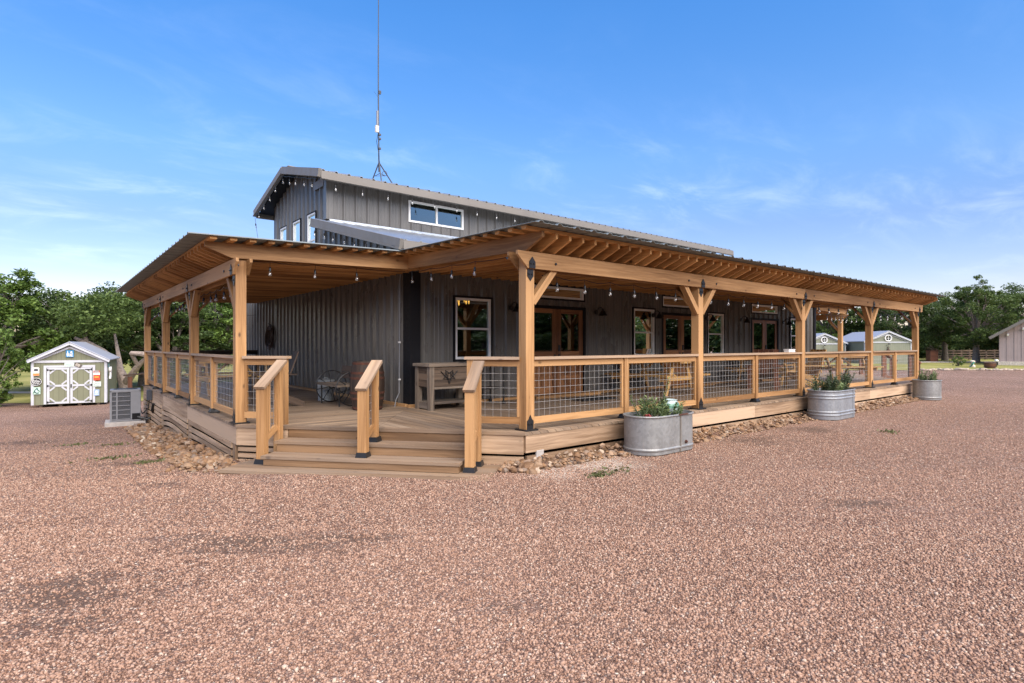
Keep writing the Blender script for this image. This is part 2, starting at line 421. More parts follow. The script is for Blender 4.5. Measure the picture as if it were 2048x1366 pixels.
def chip_mat():
    t = NT('granite_chip'); r = t.n('ShaderNodeNewGeometry').outputs['Random Per Island']
    c = t.ramp(r, [(0., (.12, .070, .050)), (.25, (.255, .147, .098)), (.5, (.335, .203, .140)), (.75, (.395, .25, .175)), (.93, (.44, .30, .22)), (1., (.54, .43, .335))])
    c = t.mix(t.rng(t.noise(t.pos(), 160, 2), .35, .7, 0, .5), c, t.mix(.5, c, (.20, .11, .08)))
    return t.bsdf(c, .8, 0, None, .3)
M['chip'] = chip_mat()

def lawn_mat():
    t = NT('lawn_grass'); p = t.pos()
    n = t.noise(p, .35, 5); m = t.noise(t.map(p, (6, 6, 1)), 2.0, 5, .7)
    f = t.math('ADD', t.math('MULTIPLY', n, .6), t.math('MULTIPLY', m, .5))
    c = t.ramp(f, [(.35, (.12, .128, .034)), (.55, (.235, .225, .07)), (.75, (.34, .295, .12))])
    return t.bsdf(c, .95, 0, t.bump(m, .8, .05), .1)
M['lawn'] = lawn_mat()

def tank_mat(name, tone):
    t = NT(name); o = t.obj()
    v = t.vor(o, 26); s = t.n('ShaderNodeSeparateColor', {0: v.outputs['Color']}).outputs[0]
    n = t.noise(t.map(o, (1, 1, .35)), 5, 6, .65)
    c = t.ramp(t.math('ADD', t.math('MULTIPLY', s, .25), t.math('MULTIPLY', n, .75)), [(.3, tuple(q * .72 for q in tone)), (.7, tone)])
    st = t.rng(t.noise(t.map(o, (14, 14, 1.2)), 1, 4), .56, .75, 0, .4)
    c = t.mix(st, c, (.42, .38, .33))
    return t.bsdf(c, t.rng(n, .3, .7, .42, .58), .45, None, .4)
M['tank'] = tank_mat('galvanised_tank', (.33, .335, .33))
M['tankblue'] = tank_mat('galvanised_tank_blue', (.34, .36, .385))
M['bucket'] = tank_mat('galvanised_bucket', (.5, .55, .58))
def pot_mat():
    t = NT('glazed_pot'); z = t.n('ShaderNodeSeparateXYZ', {0: t.obj()}).outputs[2]
    zz = t.math('ADD', z, t.math('MULTIPLY', t.noise(t.obj(), 14, 4), .05))
    c = t.ramp(t.rng(zz, .0, .27), [(.35, (.42, .46, .46)), (.6, (.36, .43, .42)), (.72, (.12, .30, .20)), (.88, (.16, .33, .25)), (.95, (.42, .52, .52))])
    return t.bsdf(c, .25, 0, None, .5)
M['pot'] = pot_mat()
def shed_mat(name, col):
    t = NT(name); u = t.n('ShaderNodeSeparateXYZ', {0: t.uv()})
    fr = t.math('FRACT', t.math('DIVIDE', u.outputs[1], .2))
    g = t.math('LESS_THAN', fr, .06)
    c = t.mix(g, t.ramp(t.noise(t.uv(), 2, 5), [(.3, tuple(q * .92 for q in col)), (.7, tuple(q * 1.06 for q in col))]), tuple(q * .55 for q in col))
    return t.bsdf(c, .7, 0, None, .3)
M['shed'] = shed_mat('sage_siding', (.175, .18, .115))
M['shedr'] = shed_mat('sage_siding_far', (.215, .225, .17))
M['house'] = shed_mat('mauve_siding', (.36, .285, .27))
M['barrel'] = wood('barrel_wood', (.055, .033, .021), (.022, .012, .008), gray=.06, plank=.075)

# ---------------------------------------------------------------- ground
def gz(x, y):
    w = y - 6.5 - 1.2 * max(0., x - 2.0)
    w = max(0., w) if w > .8 or w < -.8 else (w + .8) ** 2 / 3.2
    if w > 22: w = 22 + 6 * (1 - math.exp(-(w - 22) / 6))
    return -.035 - .047 * w

def ground_sheet(name, xs, ys, dz, m, inside=None):
    xs = list(xs); ys = list(ys)
    v = [(x, y, gz(x, y) + dz) for y in ys for x in xs]; nx = len(xs)
    f = [(j * nx + i, j * nx + i + 1, (j + 1) * nx + i + 1, (j + 1) * nx + i) for j in range(len(ys) - 1) for i in range(nx - 1)]
    me = bpy.data.meshes.new(name); me.from_pydata(v, [], f); me.materials.append(m); me.update()
    me.polygons.foreach_set('use_smooth', [True] * len(me.polygons))
    o = bpy.data.objects.new(name, me); COL.objects.link(o); return tag(o, kind='structure')
def graded(a, b, n, far):
    core = list(np.linspace(a, b, n)); k = 1.; out1 = []; out2 = []
    d = 1.
    while core[-1] + d < far: d *= 1.35; out2.append((out2[-1] if out2 else core[-1]) + d) if (out2[-1] if out2 else core[-1]) < far else None; 
    return core
def axis(a, b, step, far):
    c = [a + step * i for i in range(int((b - a) / step) + 1)]
    d = step; hi = [c[-1]]
    while hi[-1] < far: d *= 1.4; hi.append(hi[-1] + d)
    d = step; lo = [c[0]]
    while lo[-1] > -far: d *= 1.4; lo.append(lo[-1] - d)
    return sorted(set(lo + c + hi))
ground_sheet('gravel_ground', axis(-12, 30, .8, 900), axis(-6, 44, .8, 900), 0, M['gravel'])

def strip(name, poly_px, m, dz, sub=14):
    """a patch of ground cover between two border lines (each a list of points) draped over the ground"""
    A, B = poly_px; n = len(A); mb = MB()
    P = []
    for i in range(n):
        for j in range(sub + 1):
            q = V(A[i]).lerp(V(B[i]), j / sub); P.append((q.x, q.y, gz(q.x, q.y) + dz))
    Fs = [(i * (sub + 1) + j, i * (sub + 1) + j + 1, (i + 1) * (sub + 1) + j + 1, (i + 1) * (sub + 1) + j) for i in range(n - 1) for j in range(sub)]
    mb.emit(P, Fs, (1, 0, 0), off=False)
    return tag(mb.build(name, m, None, True), kind='structure')
rr = random.Random(5)
def edge(pxs, Zs, jit=.4):
    return [tuple(at(p, z + rr.uniform(-jit, jit))) for p, z in zip(pxs, Zs)]
pl = list(range(-700, 521, 60)); 
strip('lawn', ([tuple(at(p, 27.0 + rr.uniform(-.4, .4))) for p in pl], [tuple(at(p, 240)) for p in pl]), M['lawn'], .02, 30)
pr = list(range(1640, 2900, 40))
strip('lawn', ([tuple(at(p, 34.6 + rr.uniform(-.25, .25))) for p in pr], [tuple(at(p, 240)) for p in pr]), M['lawn'], .02, 30)
strip('path', ([tuple(at(p, 33.0)) for p in range(-500, 140, 40)], [tuple(at(p, 34.3)) for p in range(-500, 140, 40)]), M['concrete'], .035, 2)
strip('path', ([tuple(at(p, 49)) for p in range(1640, 2100, 40)], [tuple(at(p, 51.5)) for p in range(1640, 2100, 40)]), M['stone_pale'], .04, 2)

# ---------------------------------------------------------------- dimensions of the place
DK = .3825                                # deck top
WX, WY, WX2, WY2 = 5.09, 9.20, 21.7, 21.2  # metal building
MY0, MY1 = 13.15, 17.25                   # upper storey
A, B = V((2.03, 8.62, 0)), V((4.70, 5.52, 0))
CU = (B - A).normalized(); CN = V((CU.y, -CU.x, 0))   # along the corner, outward
if CN.dot(FW) > 0: CN = -CN
def ch(s, d, z): return A + CU * s + CN * d + V((0, 0, z))
FP = [4.86, 8.78, 12.71, 16.65, 20.31]; FY = 5.68
LP = [8.77, 12.07, 15.39, 18.58]; LX = 2.115

# ---------------------------------------------------------------- metal building
def rib_profile(L, pitch=.305, h=.038, start=.1):
    pts = [(0, 0)]; x = start
    while x < L - .1:
        for dx, hh in ((-.045, 0), (-.018, h), (.018, h), (.045, 0), (.105, 0), (.115, .006), (.135, .006), (.145, 0), (.19, 0), (.2, .006), (.22, .006), (.23, 0)):
            if 0 < x + dx < L: pts.append((x + dx, hh))
        x += pitch
    pts.append((L, 0)); return pts
def prof_at(pts, u):
    for (a, ha), (b, hb) in zip(pts, pts[1:]):
        if a <= u <= b: return ha + (hb - ha) * ((u - a) / (b - a) if b > a else 0)
    return 0
def corr_wall(mb, O, ud, nd, L, z0, z1, holes=(), pitch=.305, h=.038, start=.1):
    O, ud, nd = V(O), V(ud), V(nd)
    pts = rib_profile(L, pitch, h, start)
    for u0, u1, _, _ in holes:
        for u in (u0, u1): pts.append((u, prof_at(rib_profile(L, pitch, h, start), u)))
    pts = sorted(set(pts))
    fz0 = z0 if callable(z0) else (lambda u: z0); fz1 = z1 if callable(z1) else (lambda u: z1)
    for (a, ha), (b, hb) in zip(pts, pts[1:]):
        if b - a < 1e-6: continue
        m = (a + b) / 2
        rg = [(0, 1)]
        cuts = sorted([(q[2], q[3]) for q in holes if q[0] < m < q[1]])
        pa, pb = O + ud * a + nd * ha, O + ud * b + nd * hb
        def q(za0, zb0, za1, zb1):
            mb.emit([pa + V((0, 0, za0)), pb + V((0, 0, zb0)), pb + V((0, 0, zb1)), pa + V((0, 0, za1))], [(0, 1, 2, 3)], (0, 0, 1), off=False)
        la, lb = fz0(a), fz0(b)
        for c0, c1 in cuts: q(la, lb, c0, c0); la = lb = c1
        q(la, lb, fz1(a), fz1(b))
def corr_sheet(mb, O, ua, ub, un, La, Lb, pitch=.305, h=.03, th=.0):
    O, ua, ub, un = V(O), V(ua), V(ub), V(un)
    pts = rib_profile(La, pitch, h)
    P = []
    for a, hh in pts: P += [O + ua * a + un * hh, O + ua * a + un * hh + ub * Lb]
    mb.emit(P, [(2 * i, 2 * i + 2, 2 * i + 3, 2 * i + 1) for i in range(len(pts) - 1)], ub, off=False)

barn = thing('metal_building', 'dark grey ribbed metal barn with raised gabled upper storey behind the wooden porches', 'building', (WX, WY, DK))
winF = [(6.05, 6.90), (11.39, 12.22), (14.71, 15.55), (19.80, 20.64)]; WZ = (1.225, 2.415)
drF = [8.74, 13.42, 18.02]
holesF = [(a - WX, b - WX, *WZ) for a, b in winF] + [(c - .86 - WX, c + .86 - WX, DK - .2, 2.36) for c in drF] + [(c - .84 - WX, c + .84 - WX, 2.53, 2.79) for c in drF]
mb = MB(); corr_wall(mb, (WX, WY, 0), (1, 0, 0), (0, -1, 0), WX2 - WX, DK - .3, 3.38, holesF); fw = mb.build('wall', M['siding'], barn)
mb = MB()                                   # rows of screws beside the ribs
for zc in (.62, 1.15, 1.95, 2.48):
    for k in range(54):
        x = WX + .1 + .305 * k + .065
        if not any(a - .02 < x - WX < b + .02 and c0 - .03 < zc < c1 + .03 for a, b, c0, c1 in holesF): mb.box((x, WY - .004, zc), (.012, .008, .012))
mb.build('screw', M['acgrey'], fw)['kind'] = 'stuff'
SL = .25
def roofz(y):                              # gable and lean-to outline of the end wall
    if MY0 <= y <= MY1: return 5.52 + .25 * (min(y - MY0, MY1 - y)) 
    if y < MY0: return 3.36 + SL * (y - WY)
    return 3.36 + SL * (WY2 - y)
gw = [(13.85, 14.42), (14.94, 15.5), (16.02, 16.58)]
mb = MB()
corr_wall(mb, (WX, WY, 0), (0, 1, 0), (-1, 0, 0), MY0 - WY, DK - .3, lambda u: roofz(WY + u) if u < MY0 - WY - .01 else 4.33, (), .305)
corr_wall(mb, (WX, MY0, 0), (0, 1, 0), (-1, 0, 0), MY1 - MY0, DK - .3, lambda u: roofz(min(max(MY0 + u, MY0 + .001), MY1 - .001)), [(a - MY0, b - MY0, 3.45, 4.76) for a, b in gw], .305)
corr_wall(mb, (WX, MY1, 0), (0, 1, 0), (-1, 0, 0), WY2 - MY1, DK - .3, lambda u: roofz(MY1 + u + .001), (), .305)
mb.build('wall', M['siding'], barn)
mb = MB(); corr_wall(mb, (WX, MY0, 0), (1, 0, 0), (0, -1, 0), WX2 - WX, 4.2, 5.5, [(7.22 - WX, 8.93 - WX, 4.69, 5.25), (14.2 - WX, 15.9 - WX, 4.69, 5.25)]); mb.build('wall', M['siding'], barn)
mb = MB(); mb.bb(WX, WX2, WY2 - .05, WY2, DK - .3, 3.36); mb.bb(WX, WX2, MY1 - .05, MY1, 4.3, 5.5); mb.bb(WX2 - .05, WX2, WY + .05, WY2 - .06, DK - .3, 3.36)
mb.prism([(WX2 - .05, MY0 + .02, 3.37), (WX2 - .05, MY1 - .06, 3.37), (WX2 - .05, MY1 - .06, 5.5), (WX2 - .05, 15.2, 6.0), (WX2 - .05, MY0 + .02, 5.5)], (.05, 0, 0))
mb.prism([(WX2 - .05, WY + .06, 3.365), (WX2 - .05, MY0, 3.365), (WX2 - .05, MY0, 4.3)], (.05, 0, 0)); mb.build('wall', M['siding'], barn)
MB().bb(WX + .06, WX2 - .06, WY + .06, WY2 - .06, DK - .1, DK + .02).build('floor', M['interior'], barn)
# roofs
def slope_sheet(x0, x1, y0, z0, y1, z1, name, m):
    mb = MB(); d = V((0, y1 - y0, z1 - z0)); L = d.length; d /= L; n = V((0, -d.z, d.y))
    if n.z < 0: n = -n
    corr_sheet(mb, (x0, y0, z0), (1, 0, 0), d, n, x1 - x0, L); 
    o = mb.build(name, m, barn); md = o.modifiers.new('thick', 'SOLIDIFY'); md.thickness = .012; md.offset = -1; return o
RX0, RX1 = 4.70, 22.15
ze, zr = 5.44, 6.10
slope_sheet(RX0, RX1, MY0 - .5, ze, 15.2, zr, 'roof', M['galv'])
slope_sheet(RX0, RX1, MY1 + .5, ze, 15.2, zr, 'roof', M['galv'])
slope_sheet(RX0, RX1, WY - .36, 3.31, MY0 - .04, 4.40, 'roof', M['galv'])
slope_sheet(RX0, RX1, WY2 + .36, 3.31, MY1 + .04, 4.40, 'roof', M['galv'])
mb = MB(); mb.prism([(RX0 + .1, MY0 - .4, ze - .05), (RX0 + .1, 15.2, zr - .06), (RX0 + .1, MY1 + .4, ze - .05), (RX0 + .1, MY1 + .4, ze - .09), (RX0 + .1, 15.2, zr - .10), (RX0 + .1, MY0 - .4, ze - .09)], (RX1 - RX0 - .2, 0, 0))
mb.build('soffit', M['trimblack'], barn)
mb = MB()
def fas(p0, p1, h, out):                  # a boxed metal fascia with a folded lower lip
    p0, p1 = V(p0), V(p1); mb.beam(p0 - V((0, 0, h / 2)), p1 - V((0, 0, h / 2)), .07, h)
    mb.beam(p0 + V((out[0], out[1], -h + .02)) , p1 + V((out[0], out[1], -h + .02)), .05, .028)
fas((RX0 + .04, MY0 - .5, ze - .022), (RX1, MY0 - .5, ze - .022), .185, (0, -.03)); fas((RX0 + .04, MY1 + .5, ze - .022), (RX1, MY1 + .5, ze - .022), .185, (0, .03))
fas((RX0, MY0 - .54, ze + .015), (RX0, 15.2, zr + .015), .19, (-.03, 0)); fas((RX0, MY1 + .54, ze + .015), (RX0, 15.2, zr + .015), .19, (-.03, 0))
fas((RX0, WY - .40, 3.31 + .015), (RX0, MY0 - .05, 4.40 + .015), .19, (-.03, 0)); fas((RX0 + .04, WY - .37, 3.31), (RX1, WY - .37, 3.31), .18, (0, -.03))
fas((RX0, WY2 + .40, 3.325), (RX0, MY1 + .05, 4.415), .19, (-.03, 0))
mb.build('fascia', M['fascia'], barn)
mb = MB(); mb.bb(RX0 + .1, RX1, 15.2 - .12, 15.2 + .12, zr + .028, zr + .045); mb.build('ridge_cap', M['fascia'], barn)
mb = MB(); mb.bb(WX + .02, WX2, MY0 - .085, MY0 - .034, 4.36, 4.46); mb.build('flashing', M['galv'], barn)
mb = MB(); mb.bb(WX - .055, WX + .0, WY - .10, WY + .16, DK - .1, 3.3, 2); mb.bb(WX + .002, WX + .16, WY - .10, WY - .034, DK - .1, 3.3, 2)
mb.build('corner_trim', M['trimblack'], barn); mb = MB(); mb.bb(WX2 - .1, WX2 + .04, WY - .05, WY + .1, DK - .1, 3.3, 2); mb.build('corner_trim', M['trimblack'], barn)
mb = MB(); mb.bb(WX - .05, WX - .002, MY0 - .05, MY0 + .12, 4.46, 5.4, 2); mb.bb(WX, WX + .12, MY0 - .052, MY0 - .034, 4.46, 5.4, 2)
mb.build('corner_trim', M['siding'], barn)
MB().bb(WX - .06, WX - .045, MY0 + .125, MY0 + .75, 5.27, 5.46).build('trim_panel', M['acgrey'], barn)
# underside of the end rake
mb = MB(); mb.prism([(RX0 + .05, WY - .3, 3.2), (RX0 + .05, MY0 - .1, 4.24), (RX0 + .05, MY0 - .1, 4.27), (RX0 + .05, WY - .3, 3.24)], (.36, 0, 0)); mb.build('soffit', M['acgrey'], barn)

def window(O, ud, nd, w, h, mid=None, vert=False, fr=.045, trim=.04, name='window'):
    """O = lower-left corner of the opening on the wall plane"""
    O, ud, nd = V(O), V(ud), V(nd); up = V((0, 0, 1)); ax = (ud, nd, up)
    f = MB(); c = O + ud * (w / 2) + up * (h / 2) + nd * .0
    def bar(u0, u1, z0, z1, n0, n1): f.box(O + ud * ((u0 + u1) / 2) + up * ((z0 + z1) / 2) + nd * ((n0 + n1) / 2), (u1 - u0, n1 - n0, z1 - z0), ax)
    bar(0, w, 0, fr, -.05, .035); bar(0, w, h - fr, h, -.05, .035); bar(0, fr, fr, h - fr, -.05, .034); bar(w - fr, w, fr, h - fr, -.05, .034)
    if mid: bar(fr, w - fr, mid - .02, mid + .02, -.03, .02)
    if vert: bar(w / 2 - .025, w / 2 + .025, fr, h - fr, -.03, .022)
    o = f.build(name, M['white'], barn)
    g = MB(); g.box(c - nd * .01, (w - fr * 1.6, .012, h - fr * 1.6), ax); g.build('pane', M['glass'], o)
    if trim:
        f = MB()
        bar(-trim, w + trim, -trim, -.001, -.02, .04); bar(-trim, w + trim, h + .001, h + trim, -.02, .04)
        bar(-trim, -.001, 0, h, -.02, .04); bar(w + .001, w + trim, 0, h, -.02, .04); f.build('trim', M['trimblack'], o)
    return o
X1, Y1 = V((1, 0, 0)), V((0, 1, 0))
for a, b in winF: window((a, WY, WZ[0]), X1, -Y1, b - a, WZ[1] - WZ[0], (WZ[1] - WZ[0]) * .5)
for c in drF: window((c - .84, WY, 2.53), X1, -Y1, 1.68, .26)
for x in (7.22, 14.2): window((x, MY0, 4.69), X1, -Y1, 1.71, .56, None, True, .05, .0)
for a, b in gw: window((WX, b, 3.45), -Y1, -X1, b - a, 1.31, .65, False, .04, .03)
for c in drF:
    f = MB(); y0 = WY - .045
    f.bb(c - .90, c - .825, y0, WY + .06, DK, 2.36, 2); f.bb(c + .825, c + .90, y0, WY + .06, DK, 2.36, 2); f.bb(c - .90, c + .90, y0 + .002, WY + .06, 2.3, 2.362)
    f.build('door_frame', M['trimblack'], barn)
    for s in (-1, 1):
        x0, x1 = (c - .82, c - .005) if s < 0 else (c + .005, c + .82)
        d = MB(); ya, yb = WY - .02, WY + .025
        st = .125
        d.bb(x0, x0 + st, ya, yb, DK + .05, 2.295, 2); d.bb(x1 - st, x1, ya, yb, DK + .05, 2.295, 2)
        d.bb(x0 + st, x1 - st, ya, yb, 2.2, 2.295); d.bb(x0 + st, x1 - st, ya, yb, 1.17, 1.36); d.bb(x0 + st, x1 - st, ya, yb, DK + .05, DK + .22)
        n = 5; w = (x1 - x0 - 2 * st) / n
        for k in range(n): d.bb(x0 + st + w * k + .004, x0 + st + w * (k + 1) - .004, ya + .014, yb - .01, DK + .22, 1.17, 2)
        for z in (.78,): d.bb(x0 + st, x1 - st, ya + .002, yb - .012, z - .05, z + .05)
        o = d.build('door', M['door'], barn)
        MB().bb(x0 + st, x1 - st, WY - .004, WY + .008, 1.36, 2.2).build('pane', M['glass'], o)
        h = MB(); hx = c + s * .065
        if s > 0:
            h.bb(hx - .03, hx + .03, ya - .02, ya + .001, 1.36, 1.5); h.bb(hx - .025, hx + .025, ya - .018, ya + .001, 1.19, 1.30)
            h.tube([(hx, ya - .02, 1.22), (hx, ya - .06, 1.22), (hx + .1, ya - .06, 1.215)], .011)
        else: h.bb(hx - .022, hx + .022, ya - .012, ya + .001, 1.2, 1.29)
        h.build('handle', M['black'], o)
# timber skirting along the wall foot and thresholds
mb = MB(); mb.bb(WX - .12, WX - .06, WY - .03, 18.8, DK, DK + .05, 1); mb.bb(WX - .12, WX2, WY - .16, WY - .104, DK, DK + .05)
mb.build('skirting_board', M['fresh'], barn)
for c in drF: MB().bb(c - .98, c + .98, WY - .44, WY - .165, DK + .004, DK + .055).build('threshold', M['fresh'], barn)

# ---------------------------------------------------------------- deck
deck = thing('wooden_deck', 'weathered timber deck wrapping round the corner of the dark metal barn', 'deck', (3.4, 7.1, 0))
E = (20.45, 5.52); G = (24.4, 9.0)
def slab(poly, ud, vd, name='floor'):
    P = [V((x, y, DK)) for x, y in poly]; Q = [V((x, y, DK - .036)) for x, y in poly]; n = len(P)
    mb = MB(); mb.emit(P + Q, [tuple(range(n)), tuple(range(2 * n - 1, n - 1, -1))] + [(i, n + i, n + (i + 1) % n, (i + 1) % n) for i in range(n)], ud, V(vd), V((0, 0, 1)), off=False)
    return mb.build(name, M['deck'], deck)
mid = A + CU * 2.05
slab([(A.x, A.y), (mid.x, mid.y), (WX, WY), (WX, 18.75), (A.x, 18.75)], X1, Y1)
slab([(mid.x + .004, mid.y - .004), (B.x, B.y), E, G, (G[0], 12.5), (WX2, 12.5), (WX2, WY), (WX + .004, WY)], Y1, X1)
def board_run(mb, p0, p1, z0, z1, th=.038, lens=3.2, jit=.004):
    p0, p1 = V(p0), V(p1); d = p1 - p0; L = d.length; d /= L; u = 0
    while u < L - .01:
        e = min(L, u + lens * random.uniform(.8, 1.15))
        if L - e < .6: e = L
        j = random.uniform(0, jit)
        mb.beam(p0 + d * (u + .002) + V((0, 0, (z0 + z1) / 2)) + V((0, 0, 0)) , p0 + d * (e - .002) + V((0, 0, (z0 + z1) / 2)), th + j, z1 - z0); u = e
mb = MB(); top = DK - .037
iA, iB = A + V((.03, .01, 0)), B + V((.0, .03, 0))
for p, q, lo, le in (((B.x + .02, 5.55, 0), (E[0], 5.55, 0), .12, 3.2), (ch(.01, -.03, 0), ch(.79, -.03, 0), .10, 9), (ch(3.42, -.03, 0), ch(4.07, -.03, 0), .10, 9), ((2.06, A.y + .02, 0), (2.06, 18.75, 0), .10, 3.3), ((E[0], E[1] + .03, 0), (G[0] - .02, G[1], 0), .1, 3.2)):
    mb = MB(); board_run(mb, p, q, lo, top, lens=le); mb.build('rim_board', M['pale'], deck)
mb = MB(); mb.box(ch(2.045, -.06, DK - .016), (4.09, .14, .038), (CU, CN, V((0, 0, 1)))); mb.build('nosing', M['tread'], deck)
mb = MB()
board_run(mb, (B.x + .05, 5.56, 0), (E[0], 5.56, 0), -.06, .075); mb.build('skirt_board', M['pale'], deck); mb = MB()
for k in range(3): board_run(mb, ch(.02, -.035, 0), ch(.79, -.035, 0), .10 - .085 * (k + 1), .10 - .085 * k - .028, lens=9)
mb.build('skirt_board', M['pale'], deck); mb = MB(); board_run(mb, ch(3.42, -.035, 0), ch(4.07, -.035, 0), -.04, .068, lens=9)
mb.build('skirt_board', M['pale'], deck)
# left skirt: three bays of bowed, gappy slats between uprights
mb = MB()
ups = [8.74, 12.1, 15.4, 18.7]
for y in ups: MB().bb(2.045, 2.085, y, y + .13, gz(2, y) - .1, .098, 2).build('skirt_post', M['pale'], deck)
for bay in range(3):
    y0, y1 = ups[bay] + .17, ups[bay + 1] - .04; N = 10
    for k in range(8):
        zc = .055 - .108 * k
        if zc < gz(2, y1) - .2: continue
        mb = MB(); amp = (.03, .075, .045)[bay] * min(1., .25 + k * .3); ring = []
        for i in range(N + 1):
            t = i / N; q = zc + amp * math.sin(math.pi * t) ** 1.2 * (.6 + .8 * t) - .012 * k * t; hh = .038
            x = 2.034 - .016 * math.sin(math.pi * t) * (k % 2)
            y = y0 + (y1 - y0) * t; tz_ = min(q + hh, .097)
            ring.append([V((x, y, tz_)), V((x, y, q - hh)), V((x + .022, y, q - hh)), V((x + .022, y, tz_))])
        mb.loft(ring, ud=(0, 1, 0)); mb.build('skirt_slat', M['pale'], deck)
mb = MB()
mb = MB(); mb.bb(2.09, 2.12, 8.9, 18.7, -1.0, top - .005); mb.beam(ch(.1, -.3, -.2), ch(4.0, -.3, -.2), .04, .9); mb.bb(4.9, 20.4, 5.8, 5.84, -.4, top - .005); mb.build('shadow_board', M['shade_black'], deck)  # black boards added behind the skirt gaps, their colour standing in for shade
MB().bb(4.90, 5.03, 5.524, 5.56, .02, .135).build('footing', M['concrete'], deck, bevel=.01)

# ---------------------------------------------------------------- steps
def steps(name, label, O, cu, cn, s0, s1, p0, p1):
    st = thing(name, label, 'steps', O + cu * ((s0 + s1) / 2) + cn * .3)
    P = lambda s, d, z: O + cu * s + cn * d + V((0, 0, z))
    tz = [.232, .092]; td = .30
    def plank(mb, sa, sb, d0, d1, z0, z1): mb.box(P((sa + sb) / 2, (d0 + d1) / 2, (z0 + z1) / 2), (sb - sa, d1 - d0, z1 - z0), (cu, cn, V((0, 0, 1))))
    t = MB(); r = MB()
    plank(r, s0, s1, -.04, -.004, .20, DK - .038)
    for i, z in enumerate(tz):
        d1 = td * (i + 1)
        plank(t, s0 - .01, s1, d1 - td - .02 + .02, d1 - .152, z - .036, z); plank(t, s0 - .01, s1, d1 - .147, d1 + .012, z - .036, z)
        zb = tz[i + 1] if i + 1 < len(tz) else -.03
        plank(r, s0 + .02, s1 - .02, d1 - .042, d1 - .004, zb + .001, z - .037)
        for s in (s0 + .02, s1 - .06): plank(r, s, s + .04, d1 - td + .01, d1 - .045, -.03, z - .038)
    d1 = td * 3
    plank(t, p0, p1, .004 if False else .02, d1 - .30, -.07, -.034); plank(t, p0, p1, d1 - .295, d1 - .15, -.07, -.033); plank(t, p0, p1, d1 - .145, d1 + .01, -.07, -.033)
    plank(r, p0 + .01, p1 - .01, d1 - .045, d1 - .004, -.2, -.071)
    t.build('tread', M['tread'], st); r.build('riser', M['riser'], st)
steps('deck_steps', 'four wide timber steps up to the near corner of the deck', A, CU, CN, .80, 3.40, .42, 3.8)
O2 = V((*E, 0)); U2 = (V((*G, 0)) - O2).normalized(); N2 = V((U2.y, -U2.x, 0))
steps('deck_steps', 'timber steps at the far right corner of the deck, facing the sheds', O2, U2, N2, 1.05, 4.5, .8, 4.8)

# ---------------------------------------------------------------- railings
def mesh_panel(mb, p0, p1, z0, z1, sp=.1, r=.0025):
    p0, p1 = V(p0), V(p1); d = p1 - p0; L = d.length; d /= L
    n = max(1, round(L / sp)); 
    for i in range(1, n): q = p0 + d * (L * i / n); mb.tube([q + V((0, 0, z0)), q + V((0, 0, z1))], r, 4, False)
    m = round((z1 - z0) / sp)
    for j in range(1, m):
        z = z0 + (z1 - z0) * j / m; mb.tube([p0 + V((0, 0, z)), p1 + V((0, 0, z))], r, 4, False)
RT_ = DK + .963
def rail_run(th, p0, p1, posts_mid=True, capm='cap', wood_='fresh', endpost=None, ext0=0, ext1=0):
    """rail between two uprights, with a short post at mid span"""
    p0, p1 = V(p0), V(p1); d = (p1 - p0); L = d.length; d /= L; z = V((0, 0, 1))
    mb = MB(); mb.beam(p0 - d * ext0 + z * (RT_ - .019), p1 + d * ext1 + z * (RT_ - .019), .14, .037); mb.build('cap_rail', M[capm], th)
    mb = MB()
    cuts = [0, L / 2 - .045, L / 2 + .045, L] if posts_mid else [0, L]
    for a, b in zip(cuts[0::2], cuts[1::2]):
        q0, q1 = p0 + d * (a + .002), p0 + d * (b - .002)
        mb.beam(q0 + z * (RT_ - .083), q1 + z * (RT_ - .083), .038, .088)
        mb.beam(q0 + z * (DK + .125), q1 + z * (DK + .125), .038, .088)
        for e in (q0 + d * .02, q1 - d * .02): mb.box(e + z * (DK + .504), (.036, .036, .662), (d, z.cross(d), z), 2)
    mb.build('rail', M[wood_], th)
    if posts_mid:
        mb = MB(); c = p0 + d * (L / 2); mb.box(c + z * ((DK + RT_ - .04) / 2 + .02), (.089, .089, RT_ - .042 - DK - .04), (d, z.cross(d), z), 2); mb.build('rail_post', M[wood_], th)
        mb = MB(); mb.box(c + z * (DK + .012), (.15, .15, .022), (d, z.cross(d), z)); 
        r0 = [c + d * a * .068 + z.cross(d) * b * .068 + z * (DK + .02) for a, b in ((-1, -1), (1, -1), (1, 1), (-1, 1))]; r1 = [c + d * a * .05 + z.cross(d) * b * .05 + z * (DK + .075) for a, b in ((-1, -1), (1, -1), (1, 1), (-1, 1))]
        mb.loft([r0, r1]); mb.build('post_base', M['black'], th)
    mb = MB()
    for a, b in zip(cuts[0::2], cuts[1::2]): mesh_panel(mb, p0 + d * (a + .04), p0 + d * (b - .04), DK + .17, RT_ - .128)
    mb.build('wire_mesh', M['wire'], th)
h = .073
rl = thing('deck_railing', 'long timber and wire mesh railing along the front edge of the deck', 'railing', (12.5, FY, DK))
for a, b in zip(FP, FP[1:]): rail_run(rl, (a + h, FY - .01, 0), (b - h, FY - .01, 0))
rl = thing('deck_railing', 'timber and wire mesh railing along the left side of the deck', 'railing', (LX, 13.6, DK))
for a, b in zip(LP, LP[1:]): rail_run(rl, (LX, a + h, 0), (LX, b - h, 0))
rl = thing('deck_railing', 'short mesh railing between left corner post and the steps', 'railing', ch(.4, -.15, DK))
q0, q1 = V((LX, LP[0], 0)) + CU * .085, ch(.74, -.14, 0); q1 = V((LX, LP[0], 0)) + CU * (.085 + .56)
